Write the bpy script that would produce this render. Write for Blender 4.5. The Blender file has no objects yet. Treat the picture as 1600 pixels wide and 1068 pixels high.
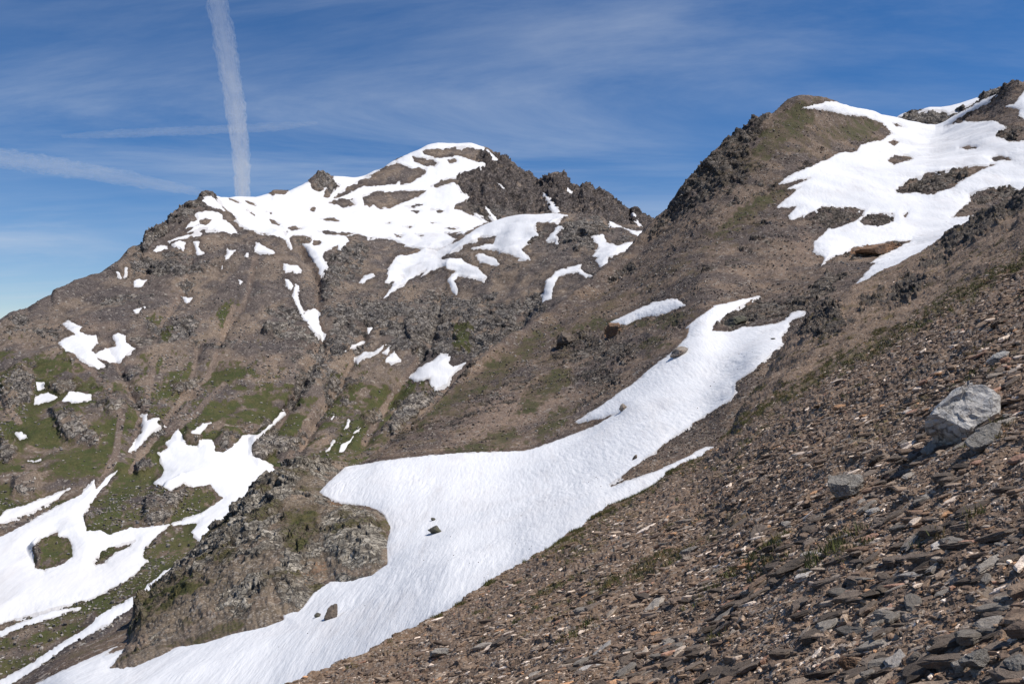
import bpy, math, random
import numpy as np
from mathutils import Matrix

# ------------------------------------------------------------------ basics
FPX, CX, CY = 1385.64, 800.0, 534.0          # focal length and centre in photo pixels (60 degree lens)
SC = bpy.context.scene
COL = SC.collection
rng = np.random.default_rng(7)

def at(u, v, d):
    """world point seen at photo pixel (u, v) at forward distance d metres (camera at the origin, looking +Y)"""
    u = np.asarray(u, float); v = np.asarray(v, float); d = np.asarray(d, float)
    return np.stack([(u - CX) / FPX * d, d + 0 * u, (CY - v) / FPX * d], -1)

def tag(o, label=None, cat=None, group=None, kind=None):
    if label: o['label'] = label
    if cat: o['category'] = cat
    if group: o['group'] = group
    if kind: o['kind'] = kind
    return o

# ------------------------------------------------------------------ noise
def _h(ix, iy, iz, seed):
    h = (ix.astype(np.uint32) * np.uint32(374761393)) ^ (iy.astype(np.uint32) * np.uint32(668265263)) ^ (iz.astype(np.uint32) * np.uint32(2147483647 - 58)) ^ np.uint32((seed * 974634777) & 0xffffffff)
    h = (h ^ (h >> np.uint32(13))) * np.uint32(1274126177)
    h = (h ^ (h >> np.uint32(16))) * np.uint32(2246822519)
    return h ^ (h >> np.uint32(15))

def perlin(p, seed=0):
    """p (...,3) -> about -1..1"""
    sh = p.shape[:-1]
    p = p.reshape(-1, 3)
    f = np.floor(p); i = f.astype(np.int64); w = p - f
    s = w * w * w * (w * (w * 6 - 15) + 10)
    out = np.zeros(len(p))
    for dx in (0, 1):
        for dy in (0, 1):
            for dz in (0, 1):
                h = _h(i[:, 0] + dx, i[:, 1] + dy, i[:, 2] + dz, seed)
                gx = (h & np.uint32(1023)).astype(np.float32) / 511.5 - 1
                gy = ((h >> np.uint32(10)) & np.uint32(1023)).astype(np.float32) / 511.5 - 1
                gz = ((h >> np.uint32(20)) & np.uint32(1023)).astype(np.float32) / 511.5 - 1
                d = gx * (w[:, 0] - dx) + gy * (w[:, 1] - dy) + gz * (w[:, 2] - dz)
                wt = (s[:, 0] if dx else 1 - s[:, 0]) * (s[:, 1] if dy else 1 - s[:, 1]) * (s[:, 2] if dz else 1 - s[:, 2])
                out += d * wt
    return (out * 1.5).reshape(sh)

def fbm(p, size, octv=4, gain=0.5, seed=0):
    r = 0; a = 1.0
    for k in range(octv):
        r = r + a * perlin(p / size + 17.3 * k, seed + k)
        a *= gain; size = size / 2.03
    return r

def blocks(p, size, seed=0, tilt=0.5):
    """faceted blocks: every cell gets its own level and tilt"""
    sh = p.shape[:-1]
    q = (p / size).reshape(-1, 3)
    f = np.floor(q); i = f.astype(np.int64)
    best = np.full(len(q), 1e9); val = np.zeros(len(q))
    for dx in (-1, 0, 1):
        for dy in (-1, 0, 1):
            for dz in (-1, 0, 1):
                jx, jy, jz = i[:, 0] + dx, i[:, 1] + dy, i[:, 2] + dz
                h = _h(jx, jy, jz, seed)
                c = np.stack([jx + (h & np.uint32(1023)) / 1023., jy + ((h >> np.uint32(10)) & np.uint32(1023)) / 1023., jz + ((h >> np.uint32(20)) & np.uint32(1023)) / 1023.], -1)
                d = q - c
                dd = (d * d).sum(-1)
                h2 = _h(jx, jy, jz, seed + 91)
                t = np.stack([(h2 & np.uint32(1023)) / 511.5 - 1, ((h2 >> np.uint32(10)) & np.uint32(1023)) / 511.5 - 1, ((h2 >> np.uint32(20)) & np.uint32(1023)) / 511.5 - 1], -1)
                v = t[:, 0] * 0.5 + tilt * (d * t[:, [1, 2, 0]]).sum(-1)
                m = dd < best
                best = np.where(m, dd, best); val = np.where(m, v, val)
    return val.reshape(sh)

def sstep(a, b, x):
    t = np.clip((x - a) / (b - a), 0, 1)
    return t * t * (3 - 2 * t)

# ------------------------------------------------------------------ polygons
def sdist(px, py, poly):
    """signed distance (inside positive) to a polygon, in photo pixels"""
    poly = np.asarray(poly, float)
    best = np.full(px.shape, 1e12); ins = np.zeros(px.shape, bool)
    for k in range(len(poly)):
        x0, y0 = poly[k - 1]; x1, y1 = poly[k]
        ex, ey = x1 - x0, y1 - y0
        t = np.clip(((px - x0) * ex + (py - y0) * ey) / max(ex * ex + ey * ey, 1e-9), 0, 1)
        dx = px - x0 - t * ex; dy = py - y0 - t * ey
        best = np.minimum(best, dx * dx + dy * dy)
        if abs(ey) > 1e-9:
            c = ((y0 > py) != (y1 > py)) & (px < ex * (py - y0) / ey + x0)
            ins ^= c
    return np.where(ins, 1, -1) * np.sqrt(best)

# ------------------------------------------------------------------ meshes
def grid_mesh(name, V, mask=None, attrs=None, mat=None, smooth=True):
    """V (nt,nu,3) grid -> mesh object; mask says which vertices may be used"""
    nt, nu = V.shape[:2]
    idx = np.arange(nt * nu).reshape(nt, nu)
    q = np.stack([idx[:-1, :-1], idx[:-1, 1:], idx[1:, 1:], idx[1:, :-1]], -1).reshape(-1, 4)
    if mask is not None:
        m = mask.reshape(-1)
        q = q[m[q].all(1)]
    used = np.zeros(nt * nu, bool); used[q.reshape(-1)] = True
    remap = np.cumsum(used) - 1
    return raw_mesh(name, V.reshape(-1, 3)[used], remap[q], {k: a.reshape(-1)[used] for k, a in (attrs or {}).items()}, mat, smooth)

def raw_mesh(name, verts, quads, attrs=None, mat=None, smooth=True):
    me = bpy.data.meshes.new(name)
    n, k = quads.shape
    me.vertices.add(len(verts)); me.vertices.foreach_set('co', verts.astype(np.float32).ravel())
    me.loops.add(n * k); me.loops.foreach_set('vertex_index', quads.astype(np.int32).ravel())
    me.polygons.add(n); me.polygons.foreach_set('loop_start', np.arange(0, n * k, k, dtype=np.int32))
    me.polygons.foreach_set('use_smooth', np.full(n, smooth, bool))
    me.update(calc_edges=True)
    for a, val in (attrs or {}).items():
        if val.ndim == 2:
            at_ = me.attributes.new(a, 'FLOAT_COLOR', 'POINT')
            at_.data.foreach_set('color', np.concatenate([val, np.ones((len(val), 1))], 1).astype(np.float32).ravel())
        else:
            at_ = me.attributes.new(a, 'FLOAT', 'POINT')
            at_.data.foreach_set('value', val.astype(np.float32).ravel())
    if mat: me.materials.append(mat)
    o = bpy.data.objects.new(name, me); COL.objects.link(o)
    return o

def normals(Pg):
    a = np.gradient(Pg, axis=1); b = np.gradient(Pg, axis=0)
    n = np.cross(a, b)
    n /= np.maximum(np.linalg.norm(n, axis=-1, keepdims=True), 1e-9)
    return n

def box_blur(a, r, axis):
    if r < 1: return a
    k = 2 * r + 1
    pad = [(0, 0)] * a.ndim; pad[axis] = (r, r)
    b = np.pad(a, pad, mode='edge')
    c = np.cumsum(b, axis=axis)
    z = np.zeros_like(np.take(c, [0], axis=axis))
    c = np.concatenate([z, c], axis=axis)
    n = a.shape[axis]
    return (np.take(c, range(k, k + n), axis=axis) - np.take(c, range(0, n), axis=axis)) / k

def hermite(K, rows):
    """K (L,nu): values on L break lines; monotone cubic through them, rows[k] samples on each segment"""
    L = len(K); dl = np.diff(K, axis=0)
    m = np.zeros_like(K)
    m[0], m[-1] = dl[0], dl[-1]
    for k in range(1, L - 1):
        a, b = dl[k - 1], dl[k]
        m[k] = np.where(a * b > 0, 2 * a * b / np.where(np.abs(a + b) < 1e-12, 1, a + b), 0)
    out = []
    for k in range(L - 1):
        t = (np.arange(rows[k]) / rows[k])[:, None]
        h00 = 2 * t**3 - 3 * t**2 + 1; h10 = t**3 - 2 * t**2 + t; h01 = -2 * t**3 + 3 * t**2; h11 = t**3 - t**2
        out.append(h00 * K[k] + h10 * m[k] + h01 * K[k + 1] + h11 * m[k + 1])
    out.append(K[-1:])
    return np.concatenate(out, 0)

class Layer:
    """a body of terrain lofted through break lines: lists of (pixel u, pixel v, distance)"""
    def __init__(s, us, lines, rows, sil, blur=14):
        s.us = us
        Kv, Kd = [], []
        for k, ln in enumerate(lines):
            a = np.array(sorted(ln), float)
            v = np.interp(us, a[:, 0], a[:, 1]); d = np.interp(us, a[:, 0], np.log(a[:, 2]))
            r = blur if k < sil else 0
            if k > sil: r = 4
            v = box_blur(box_blur(v, r, 0), r, 0)
            d = box_blur(box_blur(d, max(blur, 6), 0), max(blur, 6), 0)
            Kv.append(v); Kd.append(d)
        s.setup(hermite(np.array(Kv), rows), np.exp(hermite(np.array(Kd), rows)), sum(rows[:sil]))
    def setup(s, v, d, silrow):
        s.v, s.d, s.silrow = v, d, silrow
        s.nt, s.nu = v.shape
        s.U = np.broadcast_to(s.us[None], v.shape)
        s.base = at(s.U, v, d)
        s.N = normals(s.base)
        s.fields = {}
        s.smooth = s.base
        s.project()
    def project(s):
        P = s.smooth
        s.PX = CX + P[..., 0] / P[..., 1] * FPX
        s.PY = CY - P[..., 2] / P[..., 1] * FPX
        r = s.silrow                       # beyond the crest carry on upward so outlines reach over it
        if r < s.nt - 1:
            k = np.arange(1, s.nt - r)[:, None]
            s.PX[r + 1:] = s.PX[r]
            s.PY[r + 1:] = s.PY[r] - 2.0 * k
        s.px2m = P[..., 1] / FPX
        pq = np.stack([s.PX, s.PY, 0 * s.PX], -1)
        s.wob = 1.5 * fbm(pq, 18.0, 2, 0.6, 5) + 1.3 * fbm(pq, 6.5, 3, 0.65, 6)
    def region(s, polys, soft=6, noise=1.0, drange=None):
        out = np.zeros(s.v.shape)
        for poly in polys:
            i0, i1, j0, j1 = s.bbox(poly, 12 + soft * 2)
            if i1 <= i0 or j1 <= j0: continue
            sl = (slice(i0, i1), slice(j0, j1))
            sd = sdist(s.PX[sl], s.PY[sl], poly) + s.wob[sl] * noise * soft * 0.7
            m = sstep(-soft, soft, sd)
            if drange is not None:
                m = m * ((s.d[sl] > drange[0]) & (s.d[sl] < drange[1]))
            out[sl] = np.maximum(out[sl], m)
        return out
    def bbox(s, poly, mar):
        p = np.asarray(poly, float)
        x0, y0 = p.min(0) - mar; x1, y1 = p.max(0) + mar
        m = (s.PX > x0) & (s.PX < x1) & (s.PY > y0) & (s.PY < y1)
        r = np.where(m.any(1))[0]; c = np.where(m.any(0))[0]
        if not len(r) or not len(c): return 0, 0, 0, 0
        return max(r[0] - 1, 0), min(r[-1] + 2, s.nt), max(c[0] - 1, 0), min(c[-1] + 2, s.nu)
    def find(s, u, v, pos=None):
        """front-most surface point at a photo pixel"""
        P = (s.top if hasattr(s, 'top') else s.final) if pos is None else pos
        px = CX + P[..., 0] / P[..., 1] * FPX; py = CY - P[..., 2] / P[..., 1] * FPX
        e = (px - u)**2 + (py - v)**2
        m = e < max(9.0, e.min() * 1.5 + 1)
        d = np.where(m, P[..., 1] + e * 0.05, 1e9)
        k = np.unravel_index(np.argmin(d), d.shape)
        return P[k], s.N[k]

# ------------------------------------------------------------------ materials
def new_mat(name):
    m = bpy.data.materials.new(name); m.use_nodes = True
    nt = m.node_tree; nt.nodes.clear()
    return m, nt

class NB:
    def __init__(s, nt): s.nt = nt
    def n(s, t, **kw):
        x = s.nt.nodes.new(t)
        for k, v in kw.items():
            if hasattr(x, k): setattr(x, k, v)
        return x
    def link(s, a, b): s.nt.links.new(a, b)
    def val(s, sock, v):
        if isinstance(v, bpy.types.NodeSocket): s.link(v, sock)
        else: sock.default_value = v
    def math(s, op, a, b=0.0, c=None, clamp=False):
        x = s.n('ShaderNodeMath', operation=op, use_clamp=clamp)
        s.val(x.inputs[0], a); s.val(x.inputs[1], b)
        if c is not None: s.val(x.inputs[2], c)
        return x.outputs[0]
    def mix(s, f, a, b, mode='MIX'):
        x = s.n('ShaderNodeMix', data_type='RGBA', blend_type=mode)
        s.val(x.inputs[0], f)
        for i, c in ((6, a), (7, b)):
            if isinstance(c, tuple): c = (*c, 1) if len(c) == 3 else c
            s.val(x.inputs[i], c)
        return x.outputs[2]
    def noise(s, vec, scale, detail=5, rough=0.6):
        x = s.n('ShaderNodeTexNoise')
        s.link(vec, x.inputs['Vector']); x.inputs['Scale'].default_value = scale
        x.inputs['Detail'].default_value = detail; x.inputs['Roughness'].default_value = rough
        return x.outputs['Fac']
    def voro(s, vec, scale, feature='F1', out='Color'):
        x = s.n('ShaderNodeTexVoronoi', feature=feature)
        s.link(vec, x.inputs['Vector']); x.inputs['Scale'].default_value = scale
        return x.outputs[out]
    def ramp(s, f, a, b, lo=0.0, hi=1.0):
        x = s.n('ShaderNodeMapRange', interpolation_type='SMOOTHSTEP')
        s.val(x.inputs[0], f); s.val(x.inputs[1], a); s.val(x.inputs[2], b); s.val(x.inputs[3], lo); s.val(x.inputs[4], hi)
        return x.outputs[0]
    def attr(s, name, out='Fac'):
        return s.n('ShaderNodeAttribute', attribute_name=name).outputs[out]

def terrain_mat(name, S, scree=((.158, .122, .098), (.120, .096, .083)), crag=((.225, .192, .160), (.088, .073, .063)),
                grass=((.062, .070, .026), (.115, .096, .050)), pale=.16, bumpd=1.0, crack_shade=.40):
    """S: size in metres of the finest stones one can see on this terrain"""
    m, nt = new_mat(name); b = NB(nt)
    pos = b.n('ShaderNodeNewGeometry').outputs['Position']
    nL = b.noise(pos, 1 / (S * 90), 5, .6)
    nM = b.noise(pos, 1 / (S * 14), 6, .68)
    nS = b.noise(pos, 1 / (S * 2.2), 4, .7)
    warp = b.n('ShaderNodeVectorMath', operation='ADD')
    b.link(pos, warp.inputs[0])
    cell = b.n('ShaderNodeSeparateColor'); b.link(b.voro(pos, 1 / S), cell.inputs[0])
    cell2 = b.n('ShaderNodeSeparateColor'); b.link(b.voro(pos, 1 / (S * 3.1)), cell2.inputs[0])
    c = b.mix(b.ramp(nL, .35, .65), scree[0], scree[1])
    c = b.mix(b.ramp(nM, .3, .7), b.mix(1.0, c, (.72, .70, .69), 'MULTIPLY'), b.mix(1.0, c, (1.28, 1.25, 1.2), 'MULTIPLY'))
    c = b.mix(b.ramp(b.attr('streak'), -.30, .30), b.mix(1.0, c, (.72, .72, .77), 'MULTIPLY'), b.mix(1.0, c, (1.22, 1.15, 1.06), 'MULTIPLY'))
    c = b.mix(b.attr('tint'), c, (.250, .178, .132))                     # paler pinkish debris
    # stones: every cell its own tone, a few pale ones
    st = b.math('ADD', .75, b.math('MULTIPLY', cell.outputs[0], .5))
    gx = b.n('ShaderNodeCombineColor'); [b.link(st, gx.inputs[k]) for k in range(3)]
    c = b.mix(1.0, c, gx.outputs[0], 'MULTIPLY')
    c = b.mix(b.math('MULTIPLY', b.ramp(cell.outputs[1], 1 - pale, 1 - pale * .6), .55), c, (.40, .35, .30))
    c = b.mix(b.math('MULTIPLY', b.ramp(cell2.outputs[1], .95, .97), .6), c, (.33, .29, .25))
    # bare rock
    r = b.mix(b.ramp(nM, .36, .62), crag[1], crag[0])
    r = b.mix(b.ramp(nS, .30, .62), b.mix(1.0, r, (.52, .51, .51), 'MULTIPLY'), r)
    r = b.mix(b.math('MULTIPLY', b.ramp(b.noise(pos, 1 / (S * 30), 5, .65), .52, .66), .45), r, (.185, .145, .105))
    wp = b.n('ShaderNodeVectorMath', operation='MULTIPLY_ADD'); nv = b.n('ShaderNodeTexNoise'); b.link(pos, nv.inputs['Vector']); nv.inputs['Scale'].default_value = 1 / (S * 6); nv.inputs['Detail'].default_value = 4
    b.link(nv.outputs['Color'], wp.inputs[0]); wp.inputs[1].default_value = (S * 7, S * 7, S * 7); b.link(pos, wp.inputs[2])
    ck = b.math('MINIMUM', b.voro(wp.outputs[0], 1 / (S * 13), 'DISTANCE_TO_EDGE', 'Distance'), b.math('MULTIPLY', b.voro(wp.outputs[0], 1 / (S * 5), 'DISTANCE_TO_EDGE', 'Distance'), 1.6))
    fc = b.n('ShaderNodeSeparateColor'); b.link(b.voro(wp.outputs[0], 1 / (S * 5)), fc.inputs[0])
    tone = b.math('ADD', .66, b.math('MULTIPLY', fc.outputs[0], .68)); gt = b.n('ShaderNodeCombineColor'); [b.link(tone, gt.inputs[k]) for k in range(3)]
    r = b.mix(1.0, r, gt.outputs[0], 'MULTIPLY')
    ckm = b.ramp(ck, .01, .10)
    r = b.mix(ckm, b.mix(1.0, r, (crack_shade, crack_shade * .97, crack_shade * .97), 'MULTIPLY'), r)  # shade inside the cracks, put into the rock colour as dark lines
    r = b.mix(b.math('MULTIPLY', b.attr('pale'), .8), r, b.mix(1.0, r, (1.5, 1.5, 1.45), 'MULTIPLY'))
    r = b.mix(b.ramp(b.attr('dark'), 0, 1), r, b.mix(1.0, r, (.62, .585, .61), 'MULTIPLY'))
    r = b.mix(b.math('MULTIPLY', b.ramp(b.noise(pos, 1 / (S * 6), 4, .65), .60, .68), .5), r, (.34, .32, .29))
    wob = b.math('MULTIPLY', b.math('SUBTRACT', nS, .5), 1.1)
    cm = b.ramp(b.math('ADD', b.attr('crag'), wob), .35, .62)
    c = b.mix(cm, c, r)
    # turf
    g = b.mix(b.ramp(nM, .32, .66), grass[0], grass[1])
    g = b.mix(b.ramp(nS, .3, .7), b.mix(1.0, g, (.6, .62, .6), 'MULTIPLY'), g)
    gm = b.ramp(b.math('ADD', b.attr('grass'), b.math('MULTIPLY', b.math('SUBTRACT', b.math('ADD', b.math('MULTIPLY', nS, .5), b.math('MULTIPLY', nM, .5)), .5), 3.4)), .30, .85)
    c = b.mix(b.math('MULTIPLY', b.ramp(b.math('ADD', b.attr('grass'), b.math('MULTIPLY', b.math('SUBTRACT', nM, .5), 2.2)), .12, .42), .6), c, (.105, .074, .048))      # heath on the fringes
    c = b.mix(gm, c, g)
    c = b.mix(b.math('MULTIPLY', b.ramp(b.math('ADD', b.attr('wet'), b.math('MULTIPLY', wob, .5)), .35, .75), .42), c, b.mix(1.0, c, (.38, .36, .36), 'MULTIPLY'))
    # rust
    c = b.mix(b.ramp(b.math('ADD', b.attr('rust'), wob), .4, .7), c, b.mix(b.ramp(nS, .3, .7), (.13, .07, .045), (.30, .175, .10)))
    bs = b.n('ShaderNodeBsdfPrincipled'); b.link(c, bs.inputs['Base Color']); bs.inputs['Roughness'].default_value = .92
    bs.inputs['Specular IOR Level'].default_value = .2
    h = b.math('ADD', b.math('ADD', b.math('MULTIPLY', nS, .8), b.math('MULTIPLY', cell.outputs[2], .45)), b.math('MULTIPLY', cm, b.math('ADD', b.math('MULTIPLY', ckm, 1.3), b.math('MULTIPLY', fc.outputs[1], 1.0))))
    bp = b.n('ShaderNodeBump'); bp.inputs['Strength'].default_value = .9; bp.inputs['Distance'].default_value = S * .9 * bumpd
    b.link(h, bp.inputs['Height']); b.link(bp.outputs[0], bs.inputs['Normal'])
    o = b.n('ShaderNodeOutputMaterial'); b.link(bs.outputs[0], o.inputs[0])
    return m

def snow_mat(name, S, ripple=0.0):
    m, nt = new_mat(name); b = NB(nt)
    pos = b.n('ShaderNodeNewGeometry').outputs['Position']
    n1 = b.noise(pos, 1 / (S * 60), 5, .6); n2 = b.noise(pos, 1 / (S * 5), 5, .65)
    c = b.mix(b.math('MULTIPLY', b.ramp(n1, .45, .72), .6), (.745, .745, .755), (.69, .672, .668))
    c = b.mix(b.math('MULTIPLY', b.ramp(n2, .58, .78), .35), c, (.56, .53, .515))
    c = b.mix(b.math('MULTIPLY', b.ramp(b.math('ADD', b.attr('edge'), b.math('MULTIPLY', b.math('SUBTRACT', n2, .5), 1.6)), .35, .95), .45), c, (.40, .36, .33))
    ms = b.n('ShaderNodeMapping'); ms.inputs['Rotation'].default_value = (0, 0, math.radians(20)); ms.inputs['Scale'].default_value = (1, .14, .5); b.link(pos, ms.inputs[0])
    c = b.mix(b.math('MULTIPLY', b.ramp(b.noise(ms.outputs[0], 1 / (S * 14), 6, .65), .52, .74), .5), c, (.57, .54, .53))
    bs = b.n('ShaderNodeBsdfPrincipled'); b.link(c, bs.inputs['Base Color']); bs.inputs['Roughness'].default_value = .75
    bs.inputs['Specular IOR Level'].default_value = .25
    mp = b.n('ShaderNodeMapping'); mp.inputs['Scale'].default_value = (1, .16, .5)
    b.link(pos, mp.inputs[0])
    h = b.noise(mp.outputs[0], 1 / (S * 2.0), 4, .6)
    bp = b.n('ShaderNodeBump'); bp.inputs['Strength'].default_value = .4 + .2 * ripple; bp.inputs['Distance'].default_value = S * (.5 + .8 * ripple)
    b.link(h, bp.inputs['Height']); b.link(bp.outputs[0], bs.inputs['Normal'])
    o = b.n('ShaderNodeOutputMaterial'); b.link(bs.outputs[0], o.inputs[0])
    return m

def rock_mat(name, ca, cb, S=.1, attr=None, streak=None):
    m, nt = new_mat(name); b = NB(nt)
    tc = b.n('ShaderNodeTexCoord').outputs['Object']
    n1 = b.noise(tc, 1 / (S * 3), 6, .68); n2 = b.noise(tc, 1 / (S * .6), 5, .7)
    if attr:
        base = b.attr(attr, 'Color')
        pos = b.n('ShaderNodeNewGeometry').outputs['Position']
        n1 = b.noise(pos, 1 / (S * 2), 5, .7); n2 = b.noise(pos, 1 / (S * .5), 4, .7)
        c = b.mix(b.ramp(n1, .3, .7), b.mix(1., base, (.7, .69, .68), 'MULTIPLY'), b.mix(1., base, (1.25, 1.24, 1.22), 'MULTIPLY'))
    else:
        c = b.mix(b.ramp(n1, .35, .65), ca, cb)
        rnd = b.n('ShaderNodeObjectInfo').outputs['Random']
        tone = b.math('ADD', .65, b.math('MULTIPLY', rnd, .7))
        gx = b.n('ShaderNodeCombineColor'); [b.link(tone, gx.inputs[k]) for k in range(3)]
        if not streak: c = b.mix(1.0, c, gx.outputs[0], 'MULTIPLY')
    if streak:
        c = b.mix(b.math('MULTIPLY', b.ramp(b.noise(tc, 1 / (S * 5), 6, .7), .5, .64), .8), c, streak)
        c = b.mix(b.math('MULTIPLY', b.ramp(n2, .64, .74), .5), c, (.14, .13, .12))
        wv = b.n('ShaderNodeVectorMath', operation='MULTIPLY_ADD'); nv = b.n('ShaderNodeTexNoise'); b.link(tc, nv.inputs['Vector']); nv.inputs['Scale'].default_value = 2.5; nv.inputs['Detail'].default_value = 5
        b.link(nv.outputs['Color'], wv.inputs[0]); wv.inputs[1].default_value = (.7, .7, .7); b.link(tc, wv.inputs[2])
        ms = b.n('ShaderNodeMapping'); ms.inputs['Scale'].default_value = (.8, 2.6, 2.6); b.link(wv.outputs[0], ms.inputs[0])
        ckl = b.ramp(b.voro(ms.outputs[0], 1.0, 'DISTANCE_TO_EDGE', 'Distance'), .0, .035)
        c = b.mix(b.math('MULTIPLY_ADD', ckl, -.75, .75), c, (.07, .062, .055))  # dark lines paint the shade of cracks into the boulder colour
    c = b.mix(b.ramp(n2, .3, .5), b.mix(1., c, (.72, .71, .70), 'MULTIPLY'), c)
    bs = b.n('ShaderNodeBsdfPrincipled'); b.link(c, bs.inputs['Base Color']); bs.inputs['Roughness'].default_value = .85
    bs.inputs['Specular IOR Level'].default_value = .3
    bp = b.n('ShaderNodeBump'); bp.inputs['Strength'].default_value = .8; bp.inputs['Distance'].default_value = S * .25
    b.link(b.math('ADD', n2, b.math('MULTIPLY', n1, 1.2)), bp.inputs['Height']); b.link(bp.outputs[0], bs.inputs['Normal'])
    o = b.n('ShaderNodeOutputMaterial'); b.link(bs.outputs[0], o.inputs[0])
    return m

M_mtn = terrain_mat('mountain_ground', .55, pale=.06, bumpd=.8, scree=((.172, .141, .118), (.130, .110, .099)), crag=((.33, .295, .26), (.108, .096, .090)), crack_shade=.36, grass=((.060, .078, .024), (.110, .100, .042)))
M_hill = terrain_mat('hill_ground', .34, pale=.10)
M_near = terrain_mat('scree_ground', .055, scree=((.235, .170, .122), (.165, .122, .091)), grass=((.125, .122, .036), (.20, .150, .062)), pale=.2)
M_knoll = terrain_mat('outcrop_rock', .22, scree=((.195, .162, .124), (.14, .116, .090)), crag=((.40, .36, .30), (.19, .168, .138)), crack_shade=.45, grass=((.06, .07, .022), (.11, .095, .04)))
M_snowA = snow_mat('mountain_snow', 1.2)
M_snowB = snow_mat('hill_snow', .26, .6)

# ------------------------------------------------------------------ snow and rock sheets lying on a layer
SNOW = []
def plan_snow(L, polys, label, name='snow_patch', cat='snow patch', group=None, H=1.2, holes=(), drange=None, edge=1.0):
    """register a patch: works out its outline field on the layer; built after the layer is roughened"""
    polys = polys if isinstance(polys[0][0], (tuple, list)) else [polys]
    i0, i1, j0, j1 = L.bbox([p for q in polys for p in q], 14)
    if i1 - i0 < 2 or j1 - j0 < 2: print('no surface for', label); return
    sl = (slice(i0, i1), slice(j0, j1))
    px, py = L.PX[sl], L.PY[sl]
    sd = np.max([sdist(px, py, q) for q in polys], 0)
    for q in holes:
        sd = np.minimum(sd, -sdist(px, py, q))
    sd = sd + L.wob[sl] * edge
    if drange is not None:
        sd = np.where((L.d[sl] > drange[0]) & (L.d[sl] < drange[1]), sd, -50)
    L.snow[sl] = np.maximum(L.snow[sl], sd)
    SNOW.append(dict(L=L, sl=sl, sd=sd, label=label, name=name, cat=cat, group=group, H=H))

def main_piece(m):
    """keep the largest connected region of a mask"""
    lab = np.where(m, np.arange(1, m.size + 1).reshape(m.shape), 0)
    while True:
        old = lab
        a = lab.copy()
        a[1:] = np.maximum(a[1:], lab[:-1]); a[:-1] = np.maximum(a[:-1], lab[1:])
        a[:, 1:] = np.maximum(a[:, 1:], a[:, :-1].copy()); a[:, :-1] = np.maximum(a[:, :-1], a[:, 1:].copy())
        lab = np.where(m, a, 0)
        f = np.concatenate([[0], lab.ravel()])
        lab = np.where(m, f[lab], 0)
        if (lab == old).all(): break
    u, c = np.unique(lab[lab > 0], return_counts=True)
    return lab == u[np.argmax(c)]

def build_snow(L, mat, relief):
    L.top = L.final.copy()
    for s in [q for q in SNOW if q['L'] is L]:
        sl, sd = s['sl'], s['sd']
        m = sd * L.px2m[sl]
        H = s['H']
        h = np.where(m > 0, .55 * H * (1 - np.exp(-m / (H * 1.7))), m * .6)
        h = h + relief[sl] * sstep(0, 6, sd)
        V = L.smooth[sl] + L.N[sl] * h[..., None]
        L.top[sl] = np.where((sd > 0)[..., None], V, L.top[sl])
        o = grid_mesh(s['name'], V, mask=main_piece(sd > -3.5), attrs=dict(edge=1 - sstep(.2, 3.2, sd)), mat=mat)
        tag(o, s['label'], s['cat'], s['group'])

# ------------------------------------------------------------------ far massif
A_SIL = [(-160, 590, 560), (-60, 545, 600), (0, 501, 630), (22, 487, 640), (45, 483, 648), (62, 470, 655), (80, 462, 665), (85, 454, 668), (120, 440, 690), (155, 428, 715), (180, 410, 740),
         (200, 390, 765), (224, 381, 780), (227, 362, 785), (245, 352, 800), (262, 345, 815), (266, 336, 822), (285, 322, 845), (300, 315, 860), (308, 310, 870), (314, 299, 880), (322, 296, 890), (329, 299, 900),
         (336, 306, 920), (345, 310, 935), (355, 309, 950), (375, 308, 985), (400, 308, 1020), (422, 303, 1055), (428, 298, 1065), (440, 298, 1075), (453, 299, 1090), (462, 294, 1105), (480, 283, 1140),
         (490, 273, 1165), (498, 266, 1180), (508, 270, 1200), (518, 276, 1215), (530, 277, 1230), (552, 277, 1260), (572, 273, 1290), (592, 265, 1320), (612, 252, 1350), (632, 243, 1380), (650, 236, 1405), (668, 228, 1430), (684, 224, 1450),
         (700, 225, 1460), (735, 225, 1480), (748, 229, 1488), (762, 231, 1495), (775, 241, 1500), (790, 247, 1500), (803, 254, 1500), (812, 264, 1500), (826, 273, 1500), (838, 282, 1500),
         (846, 279, 1500), (860, 272, 1500), (872, 269, 1500), (882, 275, 1500), (893, 285, 1490), (905, 288, 1480), (915, 287, 1480), (928, 298, 1470), (945, 301, 1465), (958, 315, 1455), (972, 324, 1450), (984, 333, 1440), (990, 325, 1440), (998, 333, 1430), (1012, 340, 1425), (1022, 347, 1420), (1060, 375, 1400), (1130, 420, 1380)]
GULLIES = [([(470, 385), (500, 434), (497, 480), (508, 535), (480, 585), (450, 640), (425, 680)], 9, 11), ([(170, 540), (195, 590), (222, 650), (205, 705)], 8, 6), ([(310, 545), (300, 600), (255, 665), (205, 735)], 7, 5),
           ([(570, 520), (540, 590), (500, 650), (470, 700)], 8, 8), ([(365, 480), (330, 580), (300, 610)], 8, 4), ([(690, 470), (670, 540), (610, 620), (570, 690)], 9, 8), ([(845, 455), (800, 520), (720, 580), (660, 640)], 10, 8), ([(300, 390), (290, 450), (240, 530)], 9, 4), ([(400, 400), (385, 470), (350, 520)], 9, 4)]
CHUTES = [([(120, 555), (165, 600), (190, 650), (180, 715), (150, 765)], 6, 0), ([(240, 560), (230, 620), (222, 660), (215, 730)], 6, 0), ([(308, 600), (290, 640), (255, 675)], 5, 0), ([(350, 600), (310, 640), (262, 680)], 5, 0), ([(520, 600), (480, 660), (450, 720)], 5, 0), ([(0, 620), (30, 660)], 5, 0)]
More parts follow.
